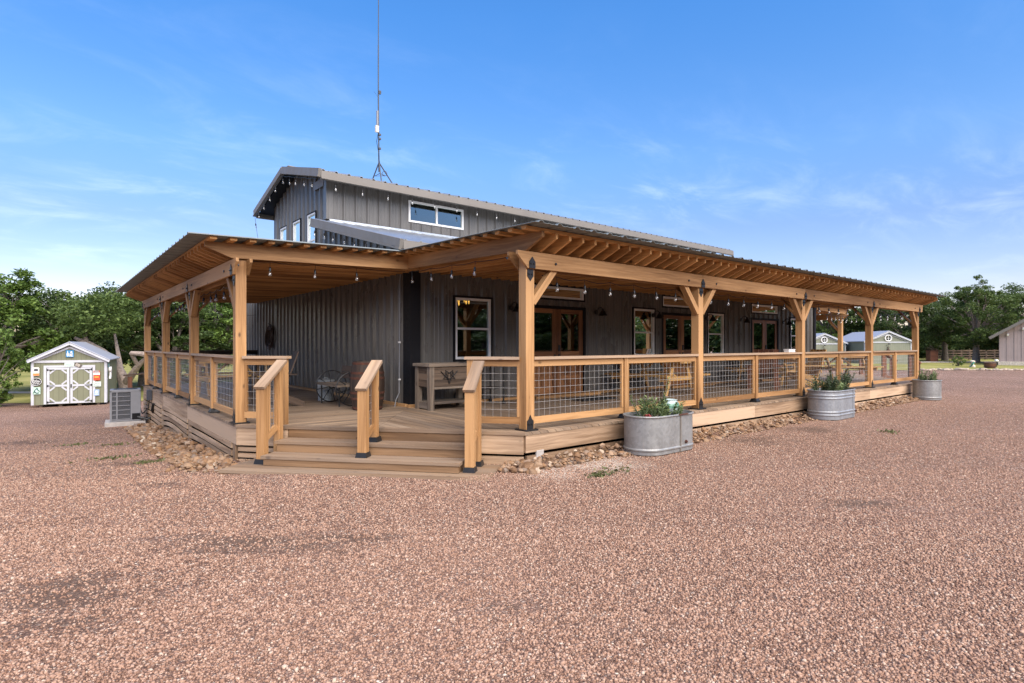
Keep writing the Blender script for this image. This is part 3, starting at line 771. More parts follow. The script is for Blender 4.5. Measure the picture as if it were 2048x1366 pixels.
rail_run(rl, q0, q1, False, ext1=.12); mb = MB(); mb.box(q1 + CU * .045 + V((0, 0, (DK + RT_ - .04) / 2)), (.089, .089, RT_ - .04 - DK), (CU, CN, V((0, 0, 1))), 2); mb.build('rail_post', M['fresh'], rl)
rl = thing('deck_railing', 'short mesh railing between the steps and the right corner post', 'railing', ch(3.8, -.15, DK))
q1 = V((FP[0], FY, 0)) - CU * .085; q0 = q1 - CU * .62
rail_run(rl, q0, q1, False, ext0=.12); mb = MB(); mb.box(q0 - CU * .045 + V((0, 0, (DK + RT_ - .04) / 2)), (.089, .089, RT_ - .04 - DK), (CU, CN, V((0, 0, 1))), 2); mb.build('rail_post', M['fresh'], rl)
rl = thing('deck_railing', 'dark far end railing across the left porch', 'railing', (3.6, 18.62, DK)); rail_run(rl, (LX + h, 18.6, 0), (WX - .1, 18.6, 0), True, 'brown', 'brown')
rl = thing('deck_railing', 'dark railing behind the right end of the barn', 'railing', (23, 12.3, DK)); rail_run(rl, (WX2 + .1, 12.3, 0), (G[0] - .1, 12.3, 0), True, 'brown', 'brown')

def stair_rail(label, O, cu, cn, s, zlow, zup, du, dl, dark=False, n=0):
    th = thing('stair_railing', label, 'railing', O + cu * s + cn * dl + V((0, 0, zlow)), group='handrails at the deck steps')
    P = lambda d, z: O + cu * s + cn * d + V((0, 0, z)); ax = (cu, cn, V((0, 0, 1)))
    w = 'fresh' if not dark else 'red'
    zt_u, zt_l = 1.215, .965
    mb = MB(); mb.box(P(dl, (zlow + zt_l) / 2), (.112, .095, zt_l - zlow), ax, 2); mb.build('newel_post', M[w], th)
    mb = MB(); mb.box(P(du, (zup + zt_u) / 2), (.089, .089, zt_u - zup), ax, 2); mb.build('newel_post', M[w], th)
    mb = MB(); sl = (zt_u - zt_l) / (dl - du)
    pts = [(du - .09, zt_u + .09 * sl * .6 + .012), (dl + .07, zt_l - .07 * sl + .012)]
    mb.beam(P(*pts[0]) + V((0, 0, .018)), P(*pts[1]) + V((0, 0, .018)), .15, .037); mb.build('cap_rail', M['cap' if not dark else 'red'], th)
    mb = MB(); zl = lambda d: (zlow + .28 if zlow < .05 else zlow + .20) + (dl - d) * .5
    a, b = dl - .05, du + .045
    mb.beam(P(a, zl(a)), P(b, zl(b)), .038, .088); mb.beam(P(a, zt_l - .03 + (dl - a) * sl), P(b, zt_l - .03 + (dl - b) * sl), .038, .06)
    for d in (a - .03, b + .03, (a + b) / 2 + .05):
        z0, z1 = zl(d) + .045, zt_l - .06 + (dl - d) * sl; mb.box(P(d, (z0 + z1) / 2), (.036, .036, z1 - z0), ax, 2)
    mb.build('rail', M[w], th)
    mb = MB()
    for i in range(1, 4):
        d = b + (a - b) * i / 4; mb.tube([P(d, zl(d) + .04), P(d, zt_l - .06 + (dl - d) * sl)], .0026, 4, False)
    for j in range(1, 6):
        z = .35 + j * .1; mb.tube([P(a - .03, z), P(b, z)], .0026, 4, False)
    mb.build('wire_mesh', M['wire'], th)
    mb = MB()
    for d, z in ((dl, zlow), (du, zup)):
        r0 = [P(d, z) + cu * a * .075 + cn * b * .075 for a, b in ((-1, -1), (1, -1), (1, 1), (-1, 1))]; r1 = [P(d, z + .06) + cu * a * .063 + cn * b * .063 for a, b in ((-1, -1), (1, -1), (1, 1), (-1, 1))]
        mb.loft([r0, r1])
    mb.build('post_base', M['black'], th)
stair_rail('left of the three handrails at the near steps', A, CU, CN, .715, -.033, -.033, .10, .46)
stair_rail('middle handrail standing on the treads of the near steps', A, CU, CN, 2.10, .094, .234, .10, .44)
stair_rail('right handrail at the near steps beside the front railing', A, CU, CN, 3.49, -.033, -.033, .10, .46)
stair_rail('far handrail at the right corner steps nearest the building', O2, U2, N2, 4.6, -.033, -.033, .12, .47, True)
stair_rail('centre handrail at the far right corner steps', O2, U2, N2, 2.78, .094, .234, .12, .47, True)
stair_rail('handrail at the far right corner steps beside the end post', O2, U2, N2, 1.0, -.033, -.033, .12, .34, True)
th = thing('newel_post', 'stained newel post at the back steps beside the air conditioner', 'post', (1.75, 19.0, gz(1.7, 19)))
mb = MB(); mb.bb(1.70, 1.80, 18.95, 19.05, gz(1.7, 19), .62, 2); mb.build('post', M['red'], th); mb = MB(); mb.beam((1.60, 19, .66), (2.1, 19.0, .70), .14, .04); mb.build('cap_rail', M['brown'], th)

# ---------------------------------------------------------------- porch roofs on timber posts
def porch(label, O, a, b, posts, a0, a1, depth, eave, wallb, dbl=True, braces_first=False, yb=True, sheet_over=.12, ra0=-.12, tailw=.24, plo=.26):
    """O on the post line; a along the eave, b towards the building; heights shared"""
    th = thing('porch_roof', label, 'porch', O + a * posts[0])
    z = V((0, 0, 1)); P = lambda s, d, h_: O + a * s + b * d + z * h_
    BZ0, BZ1 = 2.495, 2.71
    zt = lambda d: 2.915 + (d + .43) * .026        # top of rafters
    for i, s in enumerate(posts):
        mb = MB(); mb.box(P(s, 0, (DK + .02 + BZ1 - .004) / 2), (.142, .142, BZ1 - .004 - DK - .02), (a, b, z), 2); mb.build('post', M['fresh'], th)
        mb = MB(); mb.box(P(s, 0, DK + .011), (.22, .22, .02), (a, b, z))
        for dirv, wv, off in ((-b, a, .071), (b, a, .071)):
            c = P(s, 0, DK + .02) + dirv * (off + .001); w = .055
            mb.prism([c - wv * w, c + wv * w, c + wv * w + z * .11, c + wv * .03 + z * .13, c + z * .19, c - wv * .03 + z * .13, c - wv * w + z * .11], dirv * .008, z)
            for q in (-.025, .025): mb.tube([c + wv * q + z * .07 + dirv * .006, c + wv * q + z * .07 + dirv * .022], .012, 6)
        mb.build('post_base', M['black'], th)
        mb = MB(); c = P(s, -.071 - .040, BZ0)      # plate bolting beam and post
        w = .052
        for sg in (1, -1):
            c2 = P(s + .0, -.113 if sg > 0 else -.073, BZ0 + (.0 if sg > 0 else -.012))
            mb.prism([c2 - a * w, c2 + a * w, c2 + a * w + z * sg * .085, c2 + z * sg * .15, c2 - a * w + z * sg * .085], -b * .008, z)
            for q in (-.024, .024): mb.tube([c2 + a * q + z * sg * .06 - b * .006, c2 + a * q + z * sg * .06 - b * .022], .012, 6)
        for q in (-.42, .42):
            cc = P(s + q, -.111, BZ0 + .09)
            if a0 - .2 < s + q < posts[-1] + .3: mb.tube([cc, cc - b * .012], .017, 8)
        mb.build('beam_plate', M['black'], th)
        mb = MB()
        for sg in (-1, 1):
            if i == 0 and sg < 0 and not braces_first: continue
            if i == len(posts) - 1 and sg > 0: continue
            mb.beam(P(s + sg * .06, -.02, BZ0 - .44), P(s + sg * .46, -.02, BZ0 + .03), .09, .10, b)
        if yb and i > 0: mb.beam(P(s, .06, BZ0 - .36), P(s, .62, BZ1 + .04), .038, .14, a)
        mb.build('brace', M['fresh'], th)
    # twin beams each side of the posts, with splayed ends
    for side, d in ((-1, -.109), (1, .071)):
        mb = MB(); cuts = [a0] + [posts[k] for k in (2,)] + [posts[-1] + .32] if len(posts) > 4 else [a0, posts[-1] + .12]
        for k, (u0, u1) in enumerate(zip(cuts, cuts[1:])):
            e0 = .17 if k == 0 else 0; e1 = .06 if k == len(cuts) - 2 else 0
            mb.prism([P(u0 + e0 + .001, d, BZ0), P(u1 - e1 - .001, d, BZ0), P(u1 - .001, d, BZ1 - .03 if e1 else BZ1), P(u1 - .001, d, BZ1), P(u0 + .001, d, BZ1), P(u0 + .001, d, BZ1 - .05)], b * .038, a)
        mb.build('beam', M['fresh'], th)
    # close-set rafters with cut tails
    def rafter(s, name='rafter', deep=.20, m='rafter', tk=.04):
        mb = MB(); zl = lambda d: zt(d) - deep
        poly = [P(s, eave, zt(eave)), P(s, eave, zt(eave) - .068), P(s, -.13, max(BZ1 + .002, zl(-.13))), P(s, wallb, zl(wallb)), P(s, wallb, zt(wallb))]
        mb.prism(poly, a * tk, b); mb.build(name, M[m], th)
    n = int((a1 - ra0 - posts[0]) / tailw); 
    rafter(posts[0] + ra0, 'rafter', .205, 'fresh', .045)
    for k in range(1, n + 1): rafter(posts[0] + ra0 + k * (a1 - posts[0] - ra0 - .05) / n)
    # purlins and ribbed sheet
    npur = int((wallb - eave) / plo)
    mb = MB()
    for k in range(npur + 1):
        d = eave + .06 + (wallb - eave - .15) * k / npur
        mb.box(P((posts[0] + ra0 - .24 + a1) / 2, d, zt(d) + .020), (a1 - posts[0] - ra0 + .24, .088, .038), (a, b, z))
    mb.build('purlin', M['rafter'], th)
    mb = MB(); sl = V(b + z * .026).normalized(); nn = z
    st = posts[0] + ra0 - .30
    corr_sheet(mb, P(st, eave - sheet_over, zt(eave) + .045 - sheet_over * .026), a, sl, nn, a1 + .02 - st, wallb - eave + sheet_over, .305, .026)
    o = mb.build('roof_sheet', M['sheet'], th); md = o.modifiers.new('thick', 'SOLIDIFY'); md.thickness = .004; md.offset = 1
    return th
porch('long front porch of orange timber posts, beams and rafters facing the gravel', V((0, FY, 0)), X1, Y1, FP, 4.62, 20.82, 3.5, -.43, WY - FY - .06, sheet_over=.22)
porch('left side porch of orange timber posts and rafters under a dark metal roof', V((LX, 0, 0)), Y1, X1, LP, 8.52, 18.9, 3.0, -.47, WX - LX - .06, sheet_over=.24)
RO = V((24.15, 0, 0))
porch('small timber porch glimpsed at the far right end of the barn', RO, Y1, -X1, [9.25, 12.2], 9.0, 12.6, 2.4, -.45, 24.15 - WX2 - .06, yb=False)

# ---------------------------------------------------------------- festoon lights
sock = MB(); sock.tube([(0, 0, 0), (0, 0, -.085)], .0035, 5); sock.lathe([(.006, -.075), (.014, -.085), (.0175, -.10), (.0175, -.138), (.013, -.142)], seg=10)
SOCK = sock.build('socket', M['black'], None, True)
bl = MB(); bl.lathe([(.011, -.142), (.014, -.150), (.022, -.168), (.0255, -.184), (.022, -.199), (.012, -.209), (.002, -.212)], seg=12)
BULB = bl.build('bulb', M['bulb'], SOCK, True)
def festoon(label, pts, spacing, sag=.035, phase=.5, drop=1.0):
    pts = [V(p) for p in pts]
    th = thing('string_lights', label, 'string lights', pts[0], group='festoon lights strung along the eaves and beams')
    segs = [(p, q, (q - p).length) for p, q in zip(pts, pts[1:])]; tot = sum(s[2] for s in segs)
    def along(u):
        for p, q, L in segs:
            if u <= L + 1e-6: return p.lerp(q, u / L)
            u -= L
        return pts[-1]
    n = int(tot / spacing); us = [spacing * (phase + i) for i in range(n) if spacing * (phase + i) < tot]
    path = [pts[0]]; keys = [0] + us + [tot]
    for a_, b_ in zip(keys, keys[1:]):
        for k in range(1, 5): path.append(along(a_ + (b_ - a_) * k / 4) - V((0, 0, sag * math.sin(math.pi * k / 4) * min(1, (b_ - a_) / spacing))))
    MB().tube(path, .0055, 5).build('cable', M['black'], th)
    rg = random.Random(len(label))
    for u in us:
        p = along(u); c = SOCK.copy(); COL.objects.link(c); c.parent = th; c.location = p - pts[0]; c.rotation_euler = (rg.uniform(-.1, .1), rg.uniform(-.1, .1), 0)
        g = BULB.copy(); COL.objects.link(g); g.parent = c
    return th
def loops(p0, p1, n, z_top, low=.06):
    p0, p1 = V(p0), V(p1); out = []
    for i in range(n + 1):
        q = p0.lerp(p1, i / n); q.z = z_top; out.append(q)
    return out
BLZ = 2.455
festoon('festoon bulbs hanging under the long front beam', [(5.25, FY + .13, BLZ), (20.2, FY + .13, BLZ)], .56)
festoon('festoon bulbs under the beam of the left porch', [(LX + .13, 9.0, BLZ), (LX + .13, 18.5, BLZ)], .52)
festoon('festoon bulbs under the front edge of the left porch ceiling', [(2.2, 8.80, 2.72), (WX - .3, 8.84, 2.78)], .68, .02)
festoon('festoon bulbs under the end rafter beside the barn corner', [(WX - .2, 8.9, 2.76), (4.80, 8.7, 2.76), (4.80, 5.9, 2.69)], .62, .02)
festoon('festoon bulbs across the far end of the left porch', [(2.3, 18.4, 2.42), (4.9, 18.4, 2.42)], .62)
festoon('festoon bulbs along the front eave of the upper roof', [(4.75, MY0 - .5, 5.23), (22.1, MY0 - .5, 5.23)], .66, .0)
festoon('festoon bulbs following the gable rake of the upper roof', [(4.68, MY0 - .4, 5.26), (4.68, 15.2, 5.88), (4.68, MY1 + .45, 5.25), (4.75, MY1 + .35, 4.55)], .55, .02)
festoon('festoon bulbs along the lean-to rake above the porch corner', [(4.66, MY0 - .1, 4.22), (4.66, WY - .3, 3.2), (4.85, WY - .75, 3.08)], .55, .02)
festoon('festoon bulbs under the small right end porch', [(22, 8.95, 2.62), (24.3, 8.95, 2.62)], .35, .03)
festoon('festoon bulbs strung from the right end porch to the front porch', [(24.1, 9.3, 2.55), (20.6, 5.9, 2.5)], .42, .03)
bpy.data.objects.remove(BULB); bpy.data.objects.remove(SOCK)

# ---------------------------------------------------------------- roof antenna
ax, ay = 7.40, 15.2; az = zr + .05
an = thing('roof_antenna', 'tall thin radio mast on a tripod at the roof ridge', 'antenna', (ax, ay, az))
mb = MB(); mb.tube([(ax, ay, az + .35), (ax - .02, ay, az + 2.6)], .02, 8); mb.tube([(ax - .02, ay, az + 2.6), (ax - .02, ay, az + 4.0)], .017, 8); mb.tube([(ax - .02, ay, az + 4.0), (ax - .01, ay, az + 6.4)], .013, 8); mb.build('mast', M['acdark'], an)
for dx, dy, dzz in ((-.12, -.42, -.09), (-.12, .42, -.09), (.42, -.1, 0.0)):
    mb = MB(); mb.tube([(ax, ay, az + .62), (ax + dx, ay + dy, az + dzz)], .018, 6); mb.box((ax + dx, ay + dy, az + dzz + .01), (.1, .1, .02)); mb.build('leg', M['acdark'], an)
mb = MB(); mb.tube([(ax - .05, ay - .17, az + .26), (ax + .17, ay - .04, az + .26), (ax - .05, ay + .17, az + .26), (ax - .05, ay - .17, az + .26)], .009, 5); mb.torus((ax + .13, ay - .1, az + .3), .07, .008, (.6, .7, 0), 16, 5); mb.build('stay', M['acdark'], an)
mb = MB(); mb.box((ax - .09, ay - .06, az + 1.55), (.10, .07, .19)); mb.build('radio_box', M['cream'], an, bevel=.01)
mb = MB(); mb.box((ax - .065, ay - .03, az + 1.88), (.05, .05, .42)); mb.build('panel_aerial', M['acgrey'], an, bevel=.01)
mb = MB()
for z_ in (1.02, 1.30, 1.42, 2.62, 2.66): mb.box((ax + .01, ay - .02, az + z_), (.07, .06, .05))
mb.tube([(ax - .2, ay - .1, az + 2.58), (ax - .02, ay, az + 2.5)], .004, 4); mb.build('clamp', M['acdark'], an)
MB().tube([(ax - .03, ay - .03, az + 1.5), (ax - .1, ay - .05, az + 1.2), (ax - .03, ay - .03, az + .9), (ax + .02, ay - .05, az + .4)], .007, 5).build('cable', M['trimblack'], an)

# ---------------------------------------------------------------- wall fittings
def barn_lamp(x, label):
    th = thing('wall_lamp', label, 'lamp', (x, WY - .035, 2.28), group='black barn lamps on the front wall')
    y = WY - .035
    mb = MB(); mb.tube([(x, y, 2.27), (x, y - .02, 2.27)], .055, 12); mb.tube([(x, y - .02, 2.28), (x, y - .07, 2.36), (x, y - .15, 2.38), (x, y - .21, 2.33)], .011, 6); mb.build('arm', M['black'], th, True)
    mb = MB(); mb.lathe([(.025, 2.345), (.03, 2.30), (.055, 2.285), (.07, 2.24), (.115, 2.185), (.112, 2.182), (.06, 2.235)], (x, y - .21, 0), 16); mb.build('lamp_shade', M['black'], th, True)
for i, (x, l) in enumerate([(7.42, 'black barn lamp left of the first double doors, beside the corner post'), (10.0, 'black barn lamp right of the first double doors'), (12.15, 'black barn lamp left of the middle double doors'), (14.62, 'black barn lamp between the middle doors and third window'), (16.5, 'black barn lamp left of the farthest double doors'), (19.25, 'black barn lamp right of the farthest double doors')]): barn_lamp(x, l)
def outlet(name, c, n, label):
    th = thing(name, label, 'outlet', c); c = V(c); n = V(n); u = V((0, 0, 1)).cross(n)
    mb = MB(); mb.box(c + n * .02, (.085, .04, .12), (u, n, V((0, 0, 1)))); mb.build('cover', M['acgrey'], th, bevel=.006)
    mb = MB(); mb.box(c + n * .045, (.05, .01, .07), (u, n, V((0, 0, 1)))); mb.build('lid', M['fascia'], th)
outlet('wall_outlet', (WX - .03, 15.7, .80), (-1, 0, 0), 'grey outlet box on the left side wall under the porch')
outlet('wall_outlet', (10.45, WY - .03, .95), (0, -1, 0), 'grey outlet box on the front wall between doors and picnic table')
th = thing('conduit_pipe', 'thin white conduit running down the dark barn corner', 'pipe', (WX - .03, 9.5, DK))
MB().tube([(WX - .06, 9.42, 2.9), (WX - .045, 9.5, 2.7), (WX - .045, 9.52, 1.2), (WX - .05, 9.52, .75), (WX - .08, 9.46, .62), (WX - .19, 9.38, .5), (WX - .22, 9.37, DK)], .010, 8).build('pipe', M['acgrey'], th, True)
mb = MB()
for z_ in (1.55, .86): mb.box((WX - .045, 9.52, z_), (.035, .045, .03))
mb.build('clip', M['white'], th)
th = thing('tack_hanging', 'dark coil of rope and tack hung on the left side wall', 'wall decoration', (WX - .05, 17.4, 1.35))
mb = MB(); rg = random.Random(4)
for k in range(9): mb.torus((WX - .07 - .01 * (k % 3), 17.4 + rg.uniform(-.07, .07), 1.75 + rg.uniform(-.06, .06)), rg.uniform(.20, .30), .012, (1, rg.uniform(-.15, .15), rg.uniform(-.12, .12)), 24, 5, rg.uniform(1.0, 1.45))
for k in range(4): mb.tube([(WX - .08, 17.4 + (k - 1.5) * .07, 2.05), (WX - .09, 17.4 + (k - 1.5) * .11 + .03, 1.7), (WX - .08, 17.4 + (k - 1.5) * .05, 1.36)], .014, 5)
mb.build('rope_coil', M['brown'], th, True)
MB().tube([(WX - .03, 17.4, 2.1), (WX - .1, 17.4, 2.1), (WX - .11, 17.4, 2.14)], .01, 6).build('hook', M['black'], th)
# hanging lamp with bare bulbs seen inside the first window
ch_ = thing('chandelier', 'lit chandelier of warm bulbs inside the first front window', 'chandelier', (7.43, 11.0, 2.4))
mb = MB(); mb.tube([(7.43, 11, 3.75), (7.43, 11, 2.62)], .012, 6); mb.torus((7.43, 11, 2.60), .17, .012, (0, 0, 1), 20, 5); mb.tube([(7.26, 11, 2.6), (7.6, 11, 2.6)], .008, 5); mb.tube([(7.43, 10.83, 2.6), (7.43, 11.17, 2.6)], .008, 5); mb.build('frame', M['black'], ch_)
for k in range(6):
    t = k * math.pi / 3 + .3; p = (7.43 + .17 * math.cos(t), 11 + .17 * math.sin(t), 0)
    mb = MB(); zz_ = (0, -.03, .02, -.01, .03, 0)[k]; mb.lathe([(.008, 2.59 + zz_), (.015, 2.55 + zz_), (.018, 2.51 + zz_), (.004, 2.45 + zz_)], p, 8); mb.build('bulb', M['glow'], ch_, True)

# ---------------------------------------------------------------- things on the deck
# whisky barrel
bp = V((4.30, 9.28, DK))
th = thing('barrel', 'old wooden barrel with rusty hoops by the barn corner', 'barrel', bp)
prof = [(.245 + .052 * math.sin(math.pi * i / 12), .84 * i / 12) for i in range(13)]
mb = MB(); P = []; seg = 28; n0 = len(prof)
for r, z_ in prof: P += [bp + V((r * math.cos(2 * math.pi * k / seg), r * math.sin(2 * math.pi * k / seg), z_)) for k in range(seg)]
for i in range(n0 - 1):
    for k in range(seg):
        q = [P[i * seg + k], P[i * seg + (k + 1) % seg], P[(i + 1) * seg + (k + 1) % seg], P[(i + 1) * seg + k]]; b0 = len(mb.v); mb.v += [tuple(x) for x in q]; mb.f.append((b0, b0 + 1, b0 + 2, b0 + 3))
        arc = 1.75 / seg
        for kk, ii in ((k, i), (k + 1, i), (k + 1, i + 1), (k, i + 1)): mb.uv.append((prof[ii][1], kk * arc))
mb.build('stave', M['barrel'], th, True)
mb = MB(); mb.lathe([(.005, .80), (.238, .80), (.238, .815), (.005, .815)], bp, 24); mb.build('barrel_head', M['old'], th)
for z_ in (.04, .2, .30, .55, .64, .80):
    r = .245 + .052 * math.sin(math.pi * z_ / .84) + .002; mb = MB(); mb.lathe([(r - .004, z_ - .02), (r + .003, z_ - .02), (r + .003, z_ + .02), (r - .004, z_ + .02)], bp, 28); mb.build('hoop', M['rust'], th, True)
# wagon wheel bench
bc = V((4.30, 10.4, DK)); th = thing('wagon_wheel_bench', 'weathered bench with iron wagon wheel ends beside the barrel', 'bench', bc)
for y in (9.92, 10.9):
    c = V((4.30, y, DK + .315)); mb = MB(); mb.torus(c, .305, .011, (0, 1, 0), 36, 6); mb.torus(c, .045, .012, (0, 1, 0), 14, 6)
    for k in range(8):
        t = k * math.pi / 4 + .2; mb.tube([c + V((.045 * math.cos(t), 0, .045 * math.sin(t))), c + V((.3 * math.cos(t), 0, .3 * math.sin(t)))], .008, 5)
    mb.build('wheel', M['black'], th, True)
mb = MB()
for k in range(3): mb.bb(4.0 + k * .15, 4.14 + k * .15, 9.86, 10.96, DK + .36 + .0, DK + .395, 1)
mb.build('seat', M['old'], th)
mb = MB()
for k in range(2): mb.box((4.50 + .03 * k, 10.41, DK + .53 + .125 * k), (.03, 1.0, .115), (V((1, 0, -.2)).normalized(), Y1, V((.2, 0, 1)).normalized()), 1)
mb.build('backrest', M['brown'], th)
mb = MB()
for y in (9.98, 10.84): mb.tube([(4.42, y, DK + .36), (4.56, y, DK + .72)], .012, 6); mb.tube([(4.08, y, DK), (4.08, y, DK + .36)], .014, 6)
mb.build('leg', M['black'], th)
# bucket
bk = V((4.34, 11.30, DK)); th = thing('galvanised_bin', 'small ribbed galvanised bin with a lid behind the wheel bench', 'bin', bk)
pr_ = []
for i in range(25): z_ = .385 * i / 24; pr_.append((.148 + .018 * z_ / .385 + (.004 if i % 3 == 1 else 0), z_))
mb = MB(); mb.lathe(pr_, bk, 24); mb.build('bin_body', M['bucket'], th, True)
mb = MB(); mb.lathe([(.175, .385), (.18, .40), (.16, .42), (.06, .435), (.004, .437)], bk, 24); mb.tube([bk + V((-.04, 0, .43)), bk + V((-.03, 0, .46)), bk + V((.03, 0, .46)), bk + V((.04, 0, .43))], .006, 5); mb.build('lid', M['bucket'], th, True)
# weathered timber cooler stand
cx, cy = 5.0, 8.36; CW, CD = .95, .50
th = thing('cooler_stand', 'grey weathered timber cooler stand with an iron star emblem by the window', 'stand', (cx + CW / 2, cy + CD / 2, DK))
for x in (cx, cx + CW - .09):
    for y in (cy, cy + CD - .09): MB().bb(x, x + .09, y, y + .09, DK, DK + .745, 2).build('leg', M['old'], th)
mb = MB(); mb.bb(cx - .03, cx + CW + .03, cy - .03, cy + .10, DK + .75, DK + .80); mb.bb(cx - .03, cx + CW + .03, cy + CD - .10, cy + CD + .03, DK + .75, DK + .80); mb.bb(cx - .03, cx + .1, cy + .105, cy + CD - .105, DK + .75, DK + .80, 1); mb.bb(cx + CW - .1, cx + CW + .03, cy + .105, cy + CD - .105, DK + .75, DK + .80, 1); mb.bb(cx + .1, cx + CW - .1, cy + .105, cy + CD - .105, DK + .765, DK + .79); mb.build('top', M['old'], th)
mb = MB()
for k in range(3): mb.bb(cx + .09, cx + CW - .09, cy + .02, cy + .05, DK + .40 + .115 * k, DK + .51 + .115 * k); mb.bb(cx + .02, cx + .05, cy + .09, cy + CD - .09, DK + .40 + .115 * k, DK + .51 + .115 * k, 1); mb.bb(cx + CW - .05, cx + CW - .02, cy + .09, cy + CD - .09, DK + .40 + .115 * k, DK + .51 + .115 * k, 1)
mb.build('side_panel', M['oldd'], th)
mb = MB(); mb.bb(cx + .09, cx + CW - .09, cy + .01, cy + .07, DK + .36, DK + .395); mb.bb(cx + .02, cx + CW - .02, cy + .04, cy + CD - .04, DK + .10, DK + .135); mb.bb(cx + .02, cx + .07, cy + .09, cy + CD - .09, DK + .02, DK + .098, 1); mb.build('shelf', M['old'], th)
mb = MB(); sc = V((cx + CW / 2 - .08, cy + .006, DK + .575)); r1, r2 = .13, .052
st = [sc + V(((r1 if k % 2 == 0 else r2) * math.sin(k * math.pi / 5), 0, (r1 if k % 2 == 0 else r2) * math.cos(k * math.pi / 5 + math.pi))) for k in range(11)]
mb.tube(st, .008, 5); mb.tube([sc + V((-.17, 0, .09)), sc + V((-.08, 0, .0)), sc + V((0, 0, -.05)), sc + V((.08, 0, .0)), sc + V((.17, 0, .09))], .008, 5)
for k in range(4): mb.tube([sc + V((-.09 + .06 * k, 0, -.02)), sc + V((-.07 + .05 * k, 0, .07))], .006, 5)
mb.build('emblem', M['black'], th)
# black bar cart
c0 = V((6.02, 8.55, DK)); th = thing('bar_cart', 'black iron bar cart with a wheel behind the corner railing', 'cart', c0)
mb = MB()
for x in (0, .72):
    for y in (0, .42): mb.tube([c0 + V((x, y, .05)), c0 + V((x, y, .78))], .016, 6)
for z_ in (.30, .76):
    for p, q in (((0, 0), (.72, 0)), ((0, .42), (.72, .42)), ((0, 0), (0, .42)), ((.72, 0), (.72, .42))): mb.tube([c0 + V((*p, z_)), c0 + V((*q, z_))], .014, 6)
mb.build('frame', M['black'], th)
mb = MB(); mb.box(c0 + V((.36, .21, .30)), (.70, .40, .02)); mb.box(c0 + V((.36, .21, .765)), (.72, .42, .02)); mb.build('shelf', M['brown'], th)
for y in (-.03, .45): MB().torus(c0 + V((.02, y, .13)), .125, .012, (0, 1, 0), 24, 6).build('wheel', M['black'], th, True)
mb = MB(); mb.tube([c0 + V((.72, 0, .74)), c0 + V((.86, .0, .80)), c0 + V((.90, .21, .80)), c0 + V((.86, .42, .80)), c0 + V((.72, .42, .74))], .012, 6); mb.build('handle', M['black'], th, True)
mb = MB(); mb.box(c0 + V((.72, 0, .03)), (.05, .05, .06)); mb.box(c0 + V((.72, .42, .03)), (.05, .05, .06)); mb.build('foot', M['black'], th)
# doormats
tag(MB().bb(8.2, 9.25, 7.85, 8.45, DK + .002, DK + .016).build('doormat', M['coil'], None), 'black doormat on the deck before the first double doors', 'doormat')

def picnic():
    th = thing('picnic_table', '', 'picnic table', (0, 0, 0), group='timber picnic tables on the deck')
    L = 1.75
    mb = MB()
    for k in range(5): mb.bb(-.355 + k * .143, -.355 + k * .143 + .138, -L / 2, L / 2, .715, .753, 1)
    mb.build('tabletop', M['table'], th)
    for s in (-1, 1):
        mb = MB()
        for k in range(2): mb.bb(s * .68 - .14 + k * .142, s * .68 - .14 + k * .142 + .138, -L / 2, L / 2, .425, .463, 1)
        mb.build('seat', M['table'], th)
    for y in (-.62, .62):
        for s in (-1, 1):
            mb = MB(); mb.beam((s * .24, y, .712), (s * .52, y, .0), .038, .09, (1, 0, 0)); mb.build('leg', M['table'], th)
        yy = y + (.045 if y > 0 else -.045)
        mb = MB(); mb.bb(-.80, .80, yy - .019, yy + .019, .330, .423); mb.bb(-.34, .34, yy - .019, yy + .019, .64, .713); mb.build('cross_beam', M['table'], th)
    mb = MB(); mb.beam((0, -.55, .37), (0, -.12, .70), .06, .038); mb.beam((0, .55, .37), (0, .12, .70), .06, .038); mb.build('brace', M['table'], th)
    return th
pt = picnic()
def put(o, loc, rz, label): o.location = loc; o.rotation_euler = (0, 0, rz); o['label'] = label; return o
put(pt, (10.95, 8.15, DK), 0, 'orange timber picnic table between the first doors and second window')
put(copy_tree(pt), (16.05, 8.1, DK), R(2), 'timber picnic table in front of the farthest double doors')
put(copy_tree(pt), (19.6, 7.55, DK), R(60), 'darker picnic table near the right corner steps')
put(copy_tree(pt), (23.3, 10.4, DK), R(8), 'picnic table on the right end deck under the small porch')
put(copy_tree(pt), (3.3, 14.2, DK), R(90), 'picnic table behind the mesh of the left porch railing')
def adirondack(m, name, label, loc, rz):
    th = thing(name, label, 'chair', (0, 0, 0))
    mb = MB()
    for k in range(5): mb.box((-.24 + k * .12, .30, .62), (.105, .022, .80), (X1, V((0, 1, -.35)).normalized(), V((0, .35, 1)).normalized()), 2)
    mb.build('backrest', m, th)
    mb = MB()
    for k in range(4): mb.box((0, -.22 + k * .13, .38 - k * .03), (.60, .12, .022), (X1, V((0, 1, -.23)).normalized(), V((0, .23, 1)).normalized()))
    mb.build('seat', m, th)
    for s in (-1, 1):
        mb = MB(); mb.box((s * .345, .02, .585), (.13, .74, .024), None, 1); mb.build('armrest', m, th)
        mb = MB(); mb.bb(s * .31 - .05, s * .31 + .05, -.31, -.285, 0, .572, 2); mb.build('leg', m, th)
        mb = MB(); mb.beam((s * .31, -.28, .36), (s * .31, .52, .02), .025, .11); mb.build('leg', m, th)
    th.location = loc; th.rotation_euler = (0, 0, rz); return th
adirondack(M['red'], 'adirondack_chair', 'reddish slatted armchair left of the far picnic table', (14.2, 7.25, DK), R(-70))
adirondack(M['table'], 'adirondack_chair', 'pale orange slatted armchair by the third porch post', (15.3, 6.75, DK), R(-120))
adirondack(M['brown'], 'adirondack_chair', 'dark brown armchair behind the mesh near the left corner post', (3.2, 11.0, DK), R(-100))
